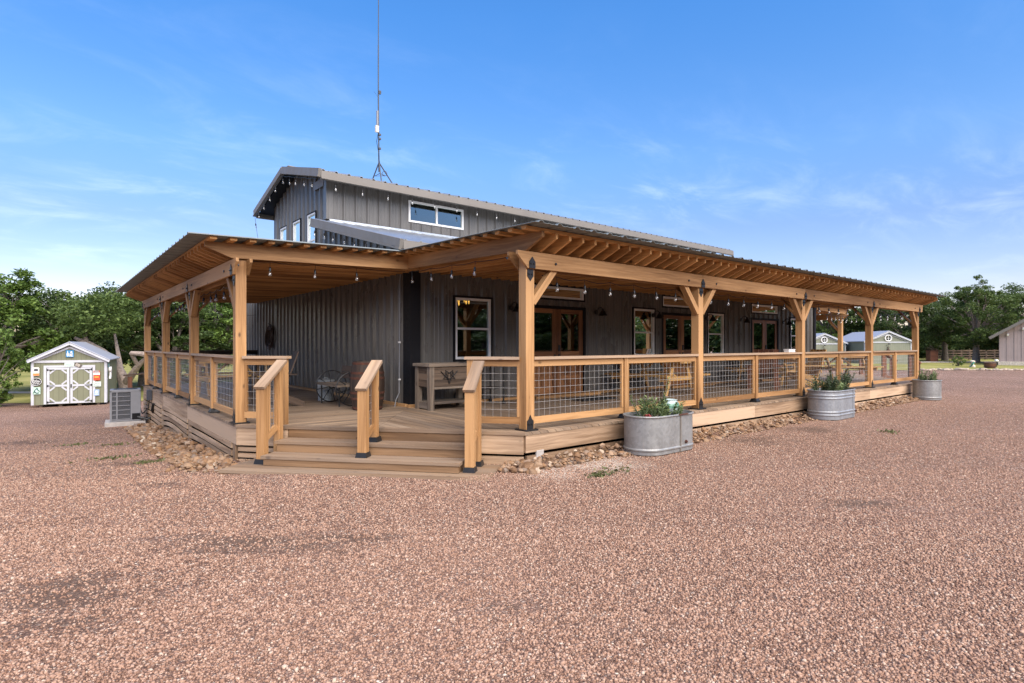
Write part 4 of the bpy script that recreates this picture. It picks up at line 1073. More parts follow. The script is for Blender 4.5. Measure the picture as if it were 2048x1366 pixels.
th = thing('napkin_box', 'small white box standing on the railing near the third post', 'box', (12.2, FY - .01, RT_))
mb = MB(); mb.bb(12.06, 12.34, FY - .06, FY + .05, RT_ + .001, RT_ + .055); mb.build('box_body', M['white'], th, bevel=.006); MB().bb(12.05, 12.35, FY - .065, FY + .055, RT_ + .056, RT_ + .068).build('lid', M['white'], th)

# ---------------------------------------------------------------- stock tank planters
def oval(L, W, n=40):
    r = W / 2; e = L / 2 - r; out = []
    for k in range(n):
        t = 2 * math.pi * k / n; c, s = math.cos(t), math.sin(t)
        out.append(V((r * c + (e if c > 1e-6 else -e if c < -1e-6 else 0), r * s, 0)))
    return out
def tank(label, loc, L, W, H, m, seam=None, ribs=(), rusty=False):
    loc = V(loc); th = thing('stock_tank', label, 'planter', loc, group='galvanised stock tank planters')
    base = oval(L, W); rings = []
    def ring(off, z_): 
        return [loc + V((p.x + off * (p.x - (L / 2 - W / 2 if p.x > 0 else -(L / 2 - W / 2))) / (W / 2) if abs(p.x) > L / 2 - W / 2 else p.x, p.y + off * (1 if p.y > 0 else -1) * min(1, abs(p.y) / (W / 2)), z_)) for p in base]
    prof = [(-.012, 0), (0, .012)]
    for zc in ribs: prof += [(0, zc - .022), (.012, zc - .008), (.012, zc + .008), (0, zc + .022)]
    prof += [(.0, H - .03), (.014, H - .022), (.018, H - .008), (.012, H), (-.004, H), (-.008, H - .02), (-.01, H - .12)]
    prof.sort(key=lambda q: q[1]) if False else None
    mb = MB(); mb.loft([ring(o, z_) for o, z_ in prof], cap=False); mb.build('tank_wall', m, th, True)
    mb = MB(); r = ring(-.012, H - .085); mb.emit(r, [tuple(range(len(r)))]); mb.build('soil', M['soil'], th)
    mb = MB(); rg = random.Random(L * 100)
    for k in range(26):
        p = loc + V((rg.uniform(-.42, .42) * (L - .2), rg.uniform(-.36, .36) * W, H - .075)); pebble(mb, p, rg.uniform(.02, .045), rg)
    mb.build('pebble', M['stone_pale'], th, True)['kind'] = 'stuff'
    if seam is not None:
        x = seam; mb = MB(); 
        mb.bb(loc.x + x - .013, loc.x + x + .013, loc.y - W / 2 - .010, loc.y - W / 2 + .004, loc.z + .01, loc.z + H - .03, 2); mb.build('seam_strip', M['fascia'] if rusty else m, th)
        mb = MB(); q = loc + V((x + .13, -W / 2, .14)); mb.tube([q + V((0, .005, 0)), q + V((0, -.014, 0))], .024, 10); mb.tube([q + V((0, -.013, 0)), q + V((0, -.03, 0))], .013, 6); mb.build('drain_plug', M['rust'], th)
    if rusty:
        mb = MB(); mb.box(loc + V(((seam or 0) + .05, -W / 2 - .012, H - .006)), (.22, .025, .014)); mb.build('rust_patch', M['rust'], th)
    return th
def pebble(mb, c, r, rg, flat=.7, seg=6):
    c = V(c); a0 = rg.uniform(0, 6.28); sx, sy = rg.uniform(.8, 1.35), rg.uniform(.75, 1.1)
    ca, sa = math.cos(a0), math.sin(a0); P = []
    for (rr_, zz_) in ((.55, -.75), (1.0, -.1), (.92, .35), (.5, .85)):
        for k in range(seg):
            t = 2 * math.pi * k / seg; x = rr_ * math.cos(t) * sx * rg.uniform(.72, 1.2); y = rr_ * math.sin(t) * sy * rg.uniform(.72, 1.2)
            P.append(c + V((x * ca - y * sa, x * sa + y * ca, zz_ * flat * rg.uniform(.7, 1.2))) * r)
    Fs = [(i * seg + k, i * seg + (k + 1) % seg, (i + 1) * seg + (k + 1) % seg, (i + 1) * seg + k) for i in range(3) for k in range(seg)] + [tuple(range(seg - 1, -1, -1)), tuple(range(3 * seg, 4 * seg))]
    mb.emit(P, Fs)
t1 = V((6.90, 5.10, -.03)); t2 = V((12.85, 5.10, -.03)); t3 = V((19.22, 5.10, -.03))
tank('nearest galvanised oval stock tank with rust on its rim', t1, 1.22, .60, .545, M['tank'], .10, (.075,), True)
tank('middle ribbed oval stock tank filled with bushy plants', t2, 1.30, .62, .60, M['tankblue'], .30, (.10, .16, .44, .50))
tank('farthest round stock tank planter at the end of the deck', t3, .68, .66, .55, M['tank'], None, (.07,))

def sprig(leafmb, stemmb, p, L, lean, rg, ll=.07, lw=.013, n=26):
    p = V(p); d = V((lean[0], lean[1], 1)).normalized(); pts = []; q = p.copy()
    for i in range(6):
        pts.append(q.copy()); d = (d + V((rg.uniform(-.18, .18), rg.uniform(-.18, .18), rg.uniform(-.02, .12)))).normalized(); q = q + d * (L / 5)
    stemmb.tube(pts, [.008, .007, .006, .005, .004, .003], 5)
    for k in range(n):
        f = .15 + .85 * k / (n - 1); i = min(4, int(f * 5)); b = pts[i].lerp(pts[i + 1], f * 5 - i)
        dirn = (pts[i + 1] - pts[i]).normalized(); t = rg.uniform(0, 6.28); o = dirn.orthogonal().normalized(); o = Matrix.Rotation(t, 3, dirn) @ o
        ld = (dirn * rg.uniform(.45, .9) + o).normalized(); sd = ld.cross(dirn).normalized(); l = ll * rg.uniform(.6, 1.15) * (1.1 - .35 * f)
        m = b + ld * l * .5 + V((0, 0, .004))
        leafmb.emit([b, m + sd * lw, b + ld * l + V((0, 0, -.006)), m - sd * lw], [(0, 1, 2, 3)], ld, off=False)
def planting(name, label, c, n, spread, L, rg, m, ll, lw, cat='plant', group=None, nl=28):
    th = thing(name, label, cat, c, group=group); lf = MB(); sm = MB()
    for k in range(n):
        a_ = rg.uniform(0, 6.28); r = spread * rg.random() ** .5
        p = V(c) + V((r * math.cos(a_), r * math.sin(a_) * .75, 0))
        sprig(lf, sm, p, L * rg.uniform(.6, 1.1), (math.cos(a_) * rg.uniform(.1, .8), math.sin(a_) * rg.uniform(.1, .7)), rg, ll, lw, nl)
    sm.build('stem', M['plantd'], th); lf.build('leaf', m, th)
rg = random.Random(8)
gpl = 'plants growing in the stock tanks'
planting('bushy_plant', 'green spiky plant filling the left half of the nearest tank', t1 + V((-.20, 0, .46)), 20, .2, .36, rg, M['plant'], .10, .012, group=gpl)
planting('bushy_plant', 'low green plant beside the glazed pot in the nearest tank', t1 + V((.18, -.08, .46)), 12, .16, .22, rg, M['plant'], .08, .012, group=gpl)
planting('tall_plant', 'single tall stalk standing out of the nearest tank', t1 + V((-.02, .05, .46)), 1, .02, .58, rg, M['plant'], .09, .012, group=gpl)
planting('bushy_plant', 'greyish rosemary bush at the left end of the middle tank', t2 + V((-.40, 0, .52)), 20, .2, .40, rg, M['plantd'], .075, .010, group=gpl, nl=44)
planting('bushy_plant', 'pale low plant in the centre of the middle tank', t2 + V((-.02, -.05, .52)), 16, .2, .26, rg, M['plant'], .08, .011, group=gpl)
planting('bushy_plant', 'arching rosemary bush at the right end of the middle tank', t2 + V((.38, 0, .52)), 24, .2, .46, rg, M['plantd'], .075, .010, group=gpl, nl=46)
planting('bushy_plant', 'low spreading green plant in the farthest round tank', t3 + V((0.05, 0, .47)), 20, .22, .32, rg, M['plant'], .09, .012, group=gpl)
pc = t1 + V((.36, .06, .44)); th = thing('glazed_pot', 'pale blue and green glazed pot sunk in the nearest tank', 'pot', pc)
mb = MB(); mb.lathe([(.085, 0), (.13, .05), (.148, .12), (.145, .18), (.125, .225), (.10, .245), (.095, .26), (.108, .268), (.098, .272), (.085, .262), (.085, .24)], pc, 24); mb.build('pot_body', M['pot'], th, True)
mb = MB(); mb.lathe([(.085, .245), (.004, .25)], pc, 20); mb.build('soil', M['soil'], th)
rc = t1 + V((-.42, -.12, .46)); th = thing('red_flower', 'dark red flower heads at the left end of the nearest tank', 'flower', rc)
M['petal'] = plain('red_petal', (.25, .022, .025), .6, 0, .4, 30)
mb = MB(); rg = random.Random(3)
for k in range(4):
    c = rc + V((rg.uniform(-.10, .10), rg.uniform(-.05, .05), rg.uniform(.05, .085))); mb2 = c
    for j in range(16):
        t = rg.uniform(0, 6.28); e = rg.uniform(.1, 1.2); o = V((math.cos(t) * math.cos(e), math.sin(t) * math.cos(e), math.sin(e))); sd = o.orthogonal().normalized()
        mb.emit([c, c + o * .03 + sd * .014, c + o * .045, c + o * .03 - sd * .014], [(0, 1, 2, 3)], o, off=False)
mb.build('petal', M['petal'], th)
th2 = MB(); [th2.tube([rc + V((x, 0, -.02)), rc + V((x * 1.3, .01, .06))], .004, 5) for x in (-.08, -.02, .04, .08)]; th2.build('stem', M['plantd'], th)

# ---------------------------------------------------------------- river rocks heaped along the skirts
variants = []
rg = random.Random(21)
for k in range(10):
    mb = MB(); pebble(mb, (0, 0, 0), 1.0, rg, .68, 8); o = mb.build('river_rock', M['rock'], None, True); variants.append(o.data); bpy.data.objects.remove(o)
spots = []
def heap(n, fx, size):
    for k in range(n):
        x, y, hgt = fx(rg); r = size * rg.uniform(.45, 1.1) * (1 + .9 * rg.random() ** 6); spots.append((x, y, gz(x, y) + hgt + r * .25, r))
def left_bed(r_):
    y = 8.5 + 8.3 * r_.random(); w = .75 * (1 - .25 * abs(y - 11.5) / 6); t = r_.random() ** .8; return 2.0 - w * t, y - .15 * t, .025 * (1 - t) + r_.uniform(0, .03)
def corner_left(r_): t = r_.random(); s_ = r_.uniform(-.5, .55); p = ch(s_, .05 + t * .75, 0); return p.x, p.y, .03 * (1 - t)
def right_bed(r_): x = 4.75 + 14.2 * r_.random() ** 1.1; t = r_.random() ** .9; return x, 5.5 - (.42 if x > 6.1 else .34) * t, .10 * (1 - t)
def corner_right(r_): t = r_.random(); p = ch(r_.uniform(3.85, 4.3), .02 + t * .42, 0); return p.x, p.y, .05 * (1 - t)
heap(900, left_bed, .042); heap(70, corner_left, .045); heap(800, right_bed, .034); heap(70, corner_right, .045)
camv = V((0, 0, EYE)); spots.sort(key=lambda s: -s[3] / (V(s[:3]) - camv).length)
for x, y, z_, r in spots[:290]:
    o = bpy.data.objects.new('river_rock', variants[rg.randrange(10)]); COL.objects.link(o)
    o.location = (x, y, z_); o.scale = (r * rg.uniform(.85, 1.3), r, r * rg.uniform(1.0, 1.45)); o.rotation_euler = (rg.uniform(-.4, .4), rg.uniform(-.4, .4), rg.uniform(0, 6.3))
    tag(o, 'tan brown river rock in the bed along the deck skirt', 'rock', 'river rocks along the deck skirt')
mb = MB()
for x, y, z_, r in spots[290:]: pebble(mb, (x, y, z_), r, rg, .7, 7)
for k in range(1500):
    x, y, hh = (left_bed, right_bed)[k % 2](rg); pebble(mb, (x, y, gz(x, y) + hh * .6), rg.uniform(.012, .03), rg, .7, 5)
tag(mb.build('small_river_rocks', M['rock'], None, True), 'small river rocks filling the beds along the deck', 'rocks', kind='stuff')

# ---------------------------------------------------------------- air conditioner
ac = at(251, 14.7); ac.z = gz(ac.x, ac.y)
fx = -at(251, 14.7).normalized(); sxx = V((-fx.y, fx.x, 0))      # front faces the drive
if sxx.dot(RT) < 0: sxx = -sxx
up = V((0, 0, 1)); axx = (sxx, -fx, up)
th = thing('concrete_pad', 'pale concrete pad under the air conditioner', 'pad', ac); mb = MB(); mb.box(ac + up * .06, (.86, .80, .12), axx); mb.build('slab', M['concrete'], th, bevel=.01)
th = thing('air_conditioner', 'grey outdoor air conditioner with louvred front beside the deck', 'air conditioner', ac + up * .12)
W_, D_, H_ = .645, .60, .80; b0 = ac + up * .125
mb = MB(); mb.box(b0 + up * (H_ / 2), (W_ - .05, D_ - .05, H_ - .04), axx); mb.build('coil_core', M['acdark'], th)
mb = MB()
for sx_ in (-1, 1):
    for sy_ in (-1, 1): mb.box(b0 + sxx * sx_ * (W_ / 2 - .02) - fx * sy_ * (D_ / 2 - .02) + up * (H_ / 2), (.05, .05, H_), axx)
mb.box(b0 + up * .02, (W_, D_, .04), axx); mb.box(b0 + up * (H_ - .03), (W_ + .01, D_ + .01, .065), axx); mb.box(b0 + sxx * (W_ / 2 - .11) + fx * (D_ / 2 - .01) + up * (H_ / 2), (.21, .025, H_ - .1), axx); mb.box(b0 + sxx * (W_ / 2 - .01) + up * (H_ / 2), (.025, D_ - .04, H_ - .1), axx)
mb.build('casing', M['acgrey'], th, bevel=.008)
mb = MB()
for k in range(7): mb.box(b0 - sxx * .105 + fx * (D_ / 2 - .006) + up * (.06 + k * .115), (W_ - .24, .018, .016), axx); mb.box(b0 - sxx * (W_ / 2 - .006) + up * (.06 + k * .12), (.018, D_ - .06, .016), axx)
for x in (-.295, -.185, -.17): mb.box(b0 + sxx * x + fx * (D_ / 2 - .004) + up * (H_ / 2), (.014, .016, H_ - .1), axx)
for k in range(19): mb.box(b0 + sxx * (-.30 + k * .021) + fx * (D_ / 2 - .012) + up * (H_ / 2), (.004, .01, H_ - .12), axx)
mb.build('grille', M['acgrey'], th)
mb = MB(); mb.torus(b0 + up * (H_ + .005), .25, .01, (0, 0, 1), 28, 5); mb.torus(b0 + up * (H_ + .01), .16, .006, (0, 0, 1), 24, 5)
for k in range(8): t = k * math.pi / 4; mb.tube([b0 + up * (H_ + .01), b0 + up * (H_ + .01) + V((.25 * math.cos(t), .25 * math.sin(t), 0))], .005, 4)
mb.build('fan_guard', M['acdark'], th)
mb = MB(); mb.box(b0 + sxx * (W_ / 2 - .1) + fx * (D_ / 2 + .004) + up * .12, (.17, .02, .15), axx); mb.build('valve_cover', M['trimblack'], th)
q = b0 + sxx * (W_ / 2 - .06) + fx * (D_ / 2 + .03) + up * .10
MB().tube([q, q + sxx * .2 + fx * .12 - up * .06, q + sxx * .34 + fx * .1 + up * .02, V((1.99, 16.6, -.1)), V((2.0, 16.5, .05))], .032, 7).build('refrigerant_hose', M['coil'], th, True)
th = thing('isolator_box', 'small grey electrical box on the deck edge with a cable', 'electrical box', (2.02, 17.05, .25)); mb = MB(); mb.bb(1.93, 2.03, 16.95, 17.15, .10, .36); mb.build('box_body', M['acdark'], th, bevel=.01)
MB().tube([(1.98, 17.05, .10), (1.97, 17.1, -.1), (1.85, 17.2, -.25), b0 + sxx * .32 + up * .25], .014, 6).build('cable', M['coil'], th, True)

# ---------------------------------------------------------------- trees
def leaf_mesh(name, C, size, seed, m, parent, up_bias=.5):
    r = np.random.default_rng(seed); n = len(C)
    nrm = r.normal(size=(n, 3)); nrm[:, 2] = np.abs(nrm[:, 2]) + up_bias; nrm /= np.linalg.norm(nrm, axis=1)[:, None]
    t = r.normal(size=(n, 3)); t -= (t * nrm).sum(1)[:, None] * nrm; t /= np.linalg.norm(t, axis=1)[:, None]; b = np.cross(nrm, t)
    s = size * r.uniform(.6, 1.35, n)[:, None]; w = s * r.uniform(.38, .6, n)[:, None]
    bend = nrm * s * .18
    Vs = np.stack([C - t * s, C - b * w + bend, C + t * s, C + b * w + bend], 1).reshape(-1, 3).astype(np.float32)
    me = bpy.data.meshes.new(name); me.vertices.add(4 * n); me.vertices.foreach_set('co', Vs.ravel())
    me.loops.add(4 * n); me.loops.foreach_set('vertex_index', np.arange(4 * n, dtype=np.int32))
    me.polygons.add(n); me.polygons.foreach_set('loop_start', np.arange(0, 4 * n, 4, dtype=np.int32)); me.polygons.foreach_set('loop_total', np.full(n, 4, dtype=np.int32))
    me.materials.append(m); me.update(calc_edges=True); me.validate()
    o = bpy.data.objects.new(name, me); COL.objects.link(o); o.parent = parent; return o
def tree(name, seed, H, Wd, trunk_h, nleaf, leaf=.10, m='leaf', bark='bark', lean=(0, 0), low=.25, clumps=26):
    """tapering trunk, spreading limbs, foliage in ragged clumps at the limb ends; built at the origin"""
    r = random.Random(seed); nr = np.random.default_rng(seed)
    th = thing(name, '', 'tree', (0, 0, 0))
    mb = MB(); rad = .035 * H
    tp = [V((0, 0, -.3)), V((lean[0] * .2, lean[1] * .2, trunk_h * .45)), V((lean[0] * .6, lean[1] * .6, trunk_h))]
    mb.tube(tp, [rad * 1.35, rad, rad * .8], 9)
    ends = []
    for k in range(clumps):
        t = k * 2.4 + r.uniform(-.4, .4); f = ((k + .5) / clumps)
        zc = H * (low + (1 - low - .08) * f ** .9) ; prof = math.sin(math.pi * (min(1, max(.02, (zc / H - low * .65) / (1.02 - low * .65))) ** .8)) ** .55
        rr_ = Wd / 2 * prof * r.uniform(.35, .95)
        ends.append(V((rr_ * math.cos(t) + lean[0], rr_ * math.sin(t) + lean[1], zc + r.uniform(-.04, .04) * H)))
    for e in ends:
        a_ = tp[2] if e.z > trunk_h else tp[1].lerp(tp[2], .7)
        mid_ = a_.lerp(e, .5) + V((r.uniform(-.1, .1) * Wd * .3, r.uniform(-.1, .1) * Wd * .3, r.uniform(-.02, .09) * H))
        mb.tube([a_, a_.lerp(mid_, .55) + V((0, 0, .02 * H)), mid_, e], [rad * .42, rad * .32, rad * .22, rad * .06], 5)
        for q in range(2):
            e2 = e + V((r.uniform(-1, 1), r.uniform(-1, 1), r.uniform(-.3, .8))) * Wd * .09; mb.tube([mid_.lerp(e, .5), e2], [rad * .12, rad * .04], 4)
    mb.build('trunk', M[bark], th, True)
    C = []
    per = nleaf // clumps
    for e in ends:
        R_ = Wd * r.uniform(.10, .19)
        ns = r.randint(5, 8)
        for q in range(ns):
            d = V((r.gauss(0, 1), r.gauss(0, 1), r.gauss(0, .75))).normalized() * R_ * r.uniform(.3, 1.05); c = e + d; sr = R_ * r.uniform(.28, .5)
            g = nr.normal(size=(per // ns, 3)); g /= np.linalg.norm(g, axis=1)[:, None]; g *= (nr.random(len(g)) ** .45)[:, None] * sr * 1.15
            g[:, 2] *= .7; C.append(g + np.array(c))
    C = np.concatenate(C)
    leaf_mesh('crown', C, leaf, seed, M[m], th); return th
T = {}
T['oak'] = tree('oak_tree', 1, 7.6, 8.2, 2.2, 21000, .105, 'leaf', low=.32, clumps=34)
T['oak2'] = tree('oak_tree', 2, 7.0, 8.6, 1.9, 21000, .105, 'leafd', low=.30, clumps=34)
T['light'] = tree('leafy_tree', 3, 7.4, 6.4, 1.8, 18000, .10, 'leafb', low=.24, clumps=32)
T['big'] = tree('oak_tree', 4, 10.0, 8.8, 3.0, 30000, .115, 'leaf', 'barkpale', low=.24, clumps=40)
T['bush'] = tree('bush', 5, 3.6, 3.6, .5, 8000, .075, 'leafb', low=.05, clumps=22)
T['cedar'] = tree('cedar_tree', 6, 6.0, 5.6, 1.2, 18000, .095, 'leafd', low=.06, clumps=32)
used = set()
def plant_tree(kind, label, px, Z, top_y, rz, wscale=1.0, group=None, hbase=None, cat=None):
    base_h = {'oak': 7.6, 'oak2': 7.0, 'light': 7.4, 'big': 10.0, 'bush': 3.6, 'cedar': 6.0}[kind]
    o = T[kind] if kind not in used else copy_tree(T[kind]); used.add(kind)
    p = at(px, Z); g = gz(p.x, p.y); o.location = (p.x, p.y, g)
    top = EYE + (HOR - top_y) / F * Z; s = (top - g) / base_h
    o.scale = (s * wscale, s * wscale, s); o.rotation_euler = (0, 0, rz); o['label'] = label
    if group: o['group'] = group
    if cat: o['category'] = cat
    return o
gl, gr = 'trees beyond the left shed', 'trees beyond the right lawn'
plant_tree('light', 'tall loose light green tree at the left edge of the view', -25, 31, 535, .4, 1.25, gl)
plant_tree('oak', 'dark oak behind the left shed, left of its roof', 95, 36, 598, 1.2, 1.15, gl)
plant_tree('oak2', 'broad oak rising behind the shed roof', 190, 37, 578, 2.0, 1.05, gl)
plant_tree('oak', 'oak between the shed and the left porch', 285, 39, 590, 3.4, 1.1, gl)
plant_tree('cedar', 'dark tree seen through the far posts of the left porch', 345, 36, 590, .4, 1.2, gl)
plant_tree('light', 'pale green tree seen through the middle of the left porch', 425, 40, 585, 2.2, 1.3, gl)
plant_tree('oak2', 'oak seen beside the near corner post of the left porch', 500, 44, 575, 4.0, 1.2, gl)
plant_tree('bush', 'bright green bush at the lower left edge of the view', -18, 25, 655, .3, .8, None, None, 'bush')
plant_tree('big', 'tallest oak with a pale trunk right of the porch', 1952, 50, 564, .6, .98, gr)
plant_tree('oak', 'oak at the end of the front porch roof', 1890, 56, 592, 5.0, 1.1, gr)
plant_tree('oak2', 'dark oak behind the right end of the porch', 1815, 55, 600, .9, 1.1, gr)
plant_tree('cedar', 'dark tree between the two far sheds', 1735, 58, 605, 1.9, 1.4, gr)
plant_tree('oak', 'oak behind the farther shed', 1660, 60, 600, 2.9, 1.2, gr)
plant_tree('oak2', 'oak rising behind the mauve house roof', 2050, 62, 575, 3.9, 1.2, gr)
plant_tree('light', 'lighter tree behind the fence beside the mauve house', 2000, 66, 600, 1.4, 1.3, gr)
plant_tree('cedar', 'low dark tree behind the ranch fence', 1870, 64, 640, 4.4, 1.5, gr)
plant_tree('bush', 'small round shrub on the right lawn', 1917, 41, 711, 1.0, 1.1, None, None, 'shrub')
nr = np.random.default_rng(12); C = []
for lo, hi, Zf in ((-900, 560, 88), (1600, 2900, 70)):
    for px in range(lo, hi, 16):
        q = at(px + nr.uniform(-8, 8), Zf + nr.uniform(-5, 6)); g0 = gz(q.x, q.y); hh = nr.uniform(4.5, 7.5)
        g = nr.normal(size=(230, 3)); g /= np.linalg.norm(g, axis=1)[:, None]; g *= (nr.random(230) ** .4)[:, None]
        C.append(g * np.array([2.3, 2.3, hh / 2]) + np.array([q.x, q.y, g0 + hh * .32]))
for k in range(90):
    a_ = R(-85 + k * 1.9); q = V((9, 0, 0)) + (-Y1 * math.cos(a_) + X1 * math.sin(a_)) * nr.uniform(46, 54); hh = nr.uniform(6, 9)
    g = nr.normal(size=(650, 3)); g /= np.linalg.norm(g, axis=1)[:, None]; g *= (nr.random(650) ** .4)[:, None]
    C.append(g * np.array([2.6, 2.6, hh / 2]) + np.array([q.x, q.y, gz(q.x, q.y) + hh * .32]))
o = leaf_mesh('far_woods', np.concatenate(C), .42, 31, M['leafd'], None); tag(o, 'dense far woods closing the view beyond the lawns and drive', 'woods', kind='stuff')
# the slanting oak limb behind the shed
th = thing('leaning_oak', 'leaning oak with bare forking trunk right of the left shed', 'tree', at(252, 30, gz(*at(252, 30).xy)))
def pp(px, y, Z=30): return at(px, Z, EYE + (HOR - y) / F * Z)
mb = MB(); mb.tube([pp(248, 800), pp(250, 772), pp(244, 752), pp(228, 722), pp(205, 703), pp(180, 688), pp(150, 676)], [.36, .30, .26, .21, .18, .14, .08], 9); mb.tube([pp(250, 768), pp(262, 752, 29.7), pp(276, 732, 29.5), pp(292, 716, 29.3)], [.22, .18, .14, .09], 8)
mb.tube([pp(262, 706, 29), pp(284, 708, 29), pp(304, 712, 29)], [.10, .13, .15], 8); mb.tube([pp(176, 688), pp(170, 672), pp(176, 655)], [.11, .08, .05], 7); mb.tube([pp(244, 750), pp(236, 705, 30.4), pp(228, 660, 31)], [.14, .10, .05], 7)
mb.tube([pp(276, 732, 29.5), pp(262, 706, 29)], [.10, .09], 7); mb.build('trunk', M['barkpale'], th, True)
nr = np.random.default_rng(77); C = []
for k in range(70):
    q = pp(nr.uniform(120, 300), nr.uniform(585, 672), nr.uniform(29, 34)); s_ = nr.uniform(.35, .75)
    g = nr.normal(size=(130, 3)); g /= np.linalg.norm(g, axis=1)[:, None]; g *= (nr.random(130) ** .45)[:, None] * s_; g[:, 2] *= .65; C.append(g + np.array(q))
Cc = np.concatenate(C) - np.array(th.location); leaf_mesh('crown', Cc, .10, 9, M['leaf'], th)
# trees that stand across the drive, behind the viewpoint, and show in the window panes
gb = 'trees across the drive reflected in the windows'
for i in range(14):
    o = copy_tree(T[('cedar', 'oak2', 'cedar', 'light', 'oak')[i % 5]]); a_ = R(-62 + i * 9.5); d = -Y1 * math.cos(a_) + X1 * math.sin(a_); p = V((9, 0, 0)) + d * (25 + 5 * (i % 3)); o.location = (p.x, p.y, gz(p.x, p.y) - .4); o.scale = (1.7, 1.7, .85 + .12 * (i % 4)); o.rotation_euler = (0, 0, i)
    tag(o, 'tree across the gravel drive mirrored in the front windows', 'tree', gb)

# ---------------------------------------------------------------- sheds
def shed(name, label, px, Z, z0, W, D, Hw, rise, yaw, wall, faceft):
    c = at(px, Z, z0); f = V((math.cos(yaw), math.sin(yaw), 0)); s = V((-f.y, f.x, 0))     # f outwards from the gable
    if s.dot(RT) < 0: s = -s
    th = thing(name, label, 'shed', c); P = lambda a_, b_, z_: c + s * a_ + f * b_ + V((0, 0, z_)); fl = .14
    mb = MB()
    G_ = [P(-W / 2, 0, fl), P(W / 2, 0, fl), P(W / 2, 0, Hw), P(0, 0, Hw + rise), P(-W / 2, 0, Hw)]
    mb.prism(G_, -f * .06, (0, 0, 1)); mb.prism([p - f * (D - .06) for p in G_], -f * .06, (0, 0, 1))
    for sg in (-1, 1): mb.box(P(sg * (W / 2 - .03), -D / 2, (fl + Hw) / 2), (.06, D - .13, Hw - fl), (s, f, V((0, 0, 1))), 2)
    mb.build('wall', M[wall], th)
    mb = MB(); ov = .16
    sl = rise / (W / 2)
    for sg in (-1, 1):
        a_ = P(0, ov, Hw + rise + .05); b_ = P(sg * (W / 2 + .14), ov, Hw + .05 - .14 * sl); e = -f * (D + 2 * ov); n = V((0, 0, .045))
        mb.emit([a_, b_, b_ + e, a_ + e, a_ + n, b_ + n, b_ + e + n, a_ + e + n], [(0, 1, 2, 3), (7, 6, 5, 4), (0, 4, 5, 1), (1, 5, 6, 2), (2, 6, 7, 3)], f)
    mb.build('roof', M['blueroof'], th)
    mb = MB(); ax_ = (s, f, V((0, 0, 1)))
    for sg in (-1, 1):
        mb.box(P(sg * (W / 2 - .035), .018, (fl + Hw - .1) / 2), (.085, .036, Hw - fl - .1), ax_, 2); mb.box(P(sg * (W / 2 + .012), -.05, (fl + Hw - .1) / 2), (.03, .09, Hw - fl - .1), ax_, 2)
        mb.beam(P(0, ov + .015, Hw + rise - .01), P(sg * (W / 2 + .12), ov + .015, Hw - .01 - .12 * sl), .03, .08)
        mb.beam(P(0, .02, Hw + rise - .16), P(sg * (W / 2), .02, Hw - .08), .03, .08)
    mb.box(P(0, .022, Hw - .06), (W - .01, .03, .10), ax_); mb.build('trim', M['shedtrim'], th)
    mb = MB()
    for k in range(4): mb.box(P(-W / 2 + .3 + k * (W - .6) / 3, -D / 2, .06), (.12, D - .1, .155), ax_, 1)
    mb.build('skid', M['brown'], th)
    return th, P, s, f, ax_
fdir = -FW * .865 + RT * .5; yaw = math.atan2(fdir.y, fdir.x)
sz = 25.0; sp_ = at(140, sz); 
th, P, s, f, ax_ = shed('garden_shed', 'sage green shed with white double doors and signs at the left', 140, sz, EYE - (814 - HOR) / F * sz, 2.62, 4.6, 2.06, .72, yaw, 'shed', None)
LS = th
# double doors
dw, dh, dc = 1.58, 1.58, -.0
mb = MB(); mb.box(P(0, .02, .16 + dh + .045), (dw + .22, .036, .09), ax_); [mb.box(P(sg * (dw / 2 + .065), .02, .16 + dh / 2), (.09, .036, dh), ax_, 2) for sg in (-1, 1)]; mb.build('door_frame', M['shedtrim'], th)
for sg in (-1, 1):
    x0, x1 = (sg * .012, sg * dw / 2); xc = (x0 + x1) / 2; w = dw / 2 - .02
    mb = MB(); mb.box(P(xc, .016, .16 + dh / 2), (w, .024, dh - .02), ax_, 2); d = mb.build('door', M['shed'], th)
    mb = MB(); t_ = .085
    for xx in (-1, 1): mb.box(P(xc + xx * (w / 2 - t_ / 2), .036, .16 + dh / 2), (t_, .02, dh - .02), ax_, 2)
    for zz_ in (.16 + t_ / 2 + .01, .16 + dh / 2, .16 + dh - t_ / 2 - .01): mb.box(P(xc, .037, zz_), (w - 2 * t_ - .002, .02, t_), ax_)
    for zlo, zhi in ((.16 + t_, .16 + dh / 2 - t_ / 2), (.16 + dh / 2 + t_ / 2, .16 + dh - t_)):
        for xx in (-1, 1):
            for zz_, dz in ((zlo, 1), (zhi, -1)): mb.beam(P(xc + xx * (w / 2 - t_ - .01), .034, zz_ + dz * .17), P(xc + xx * (w / 2 - t_ - .18), .034, zz_ + dz * .01), .018, .06)
    mb.build('brace', M['shedtrim'], d)
    mb = MB()
    for zz_ in (.24, .16 + dh / 2, dh + .06): mb.box(P(sg * (dw / 2 - .02), .05, zz_), (.06, .012, .09), ax_); mb.beam(P(sg * (dw / 2 - .04), .05, zz_), P(sg * (dw / 2 - .26), .05, zz_ + .0), .01, .035)
    mb.build('hinge', M['black'], d)
    if sg > 0: mb = MB(); mb.box(P(.05, .055, .16 + dh / 2 - .02), (.04, .03, .16), ax_); mb.build('handle', M['black'], d)
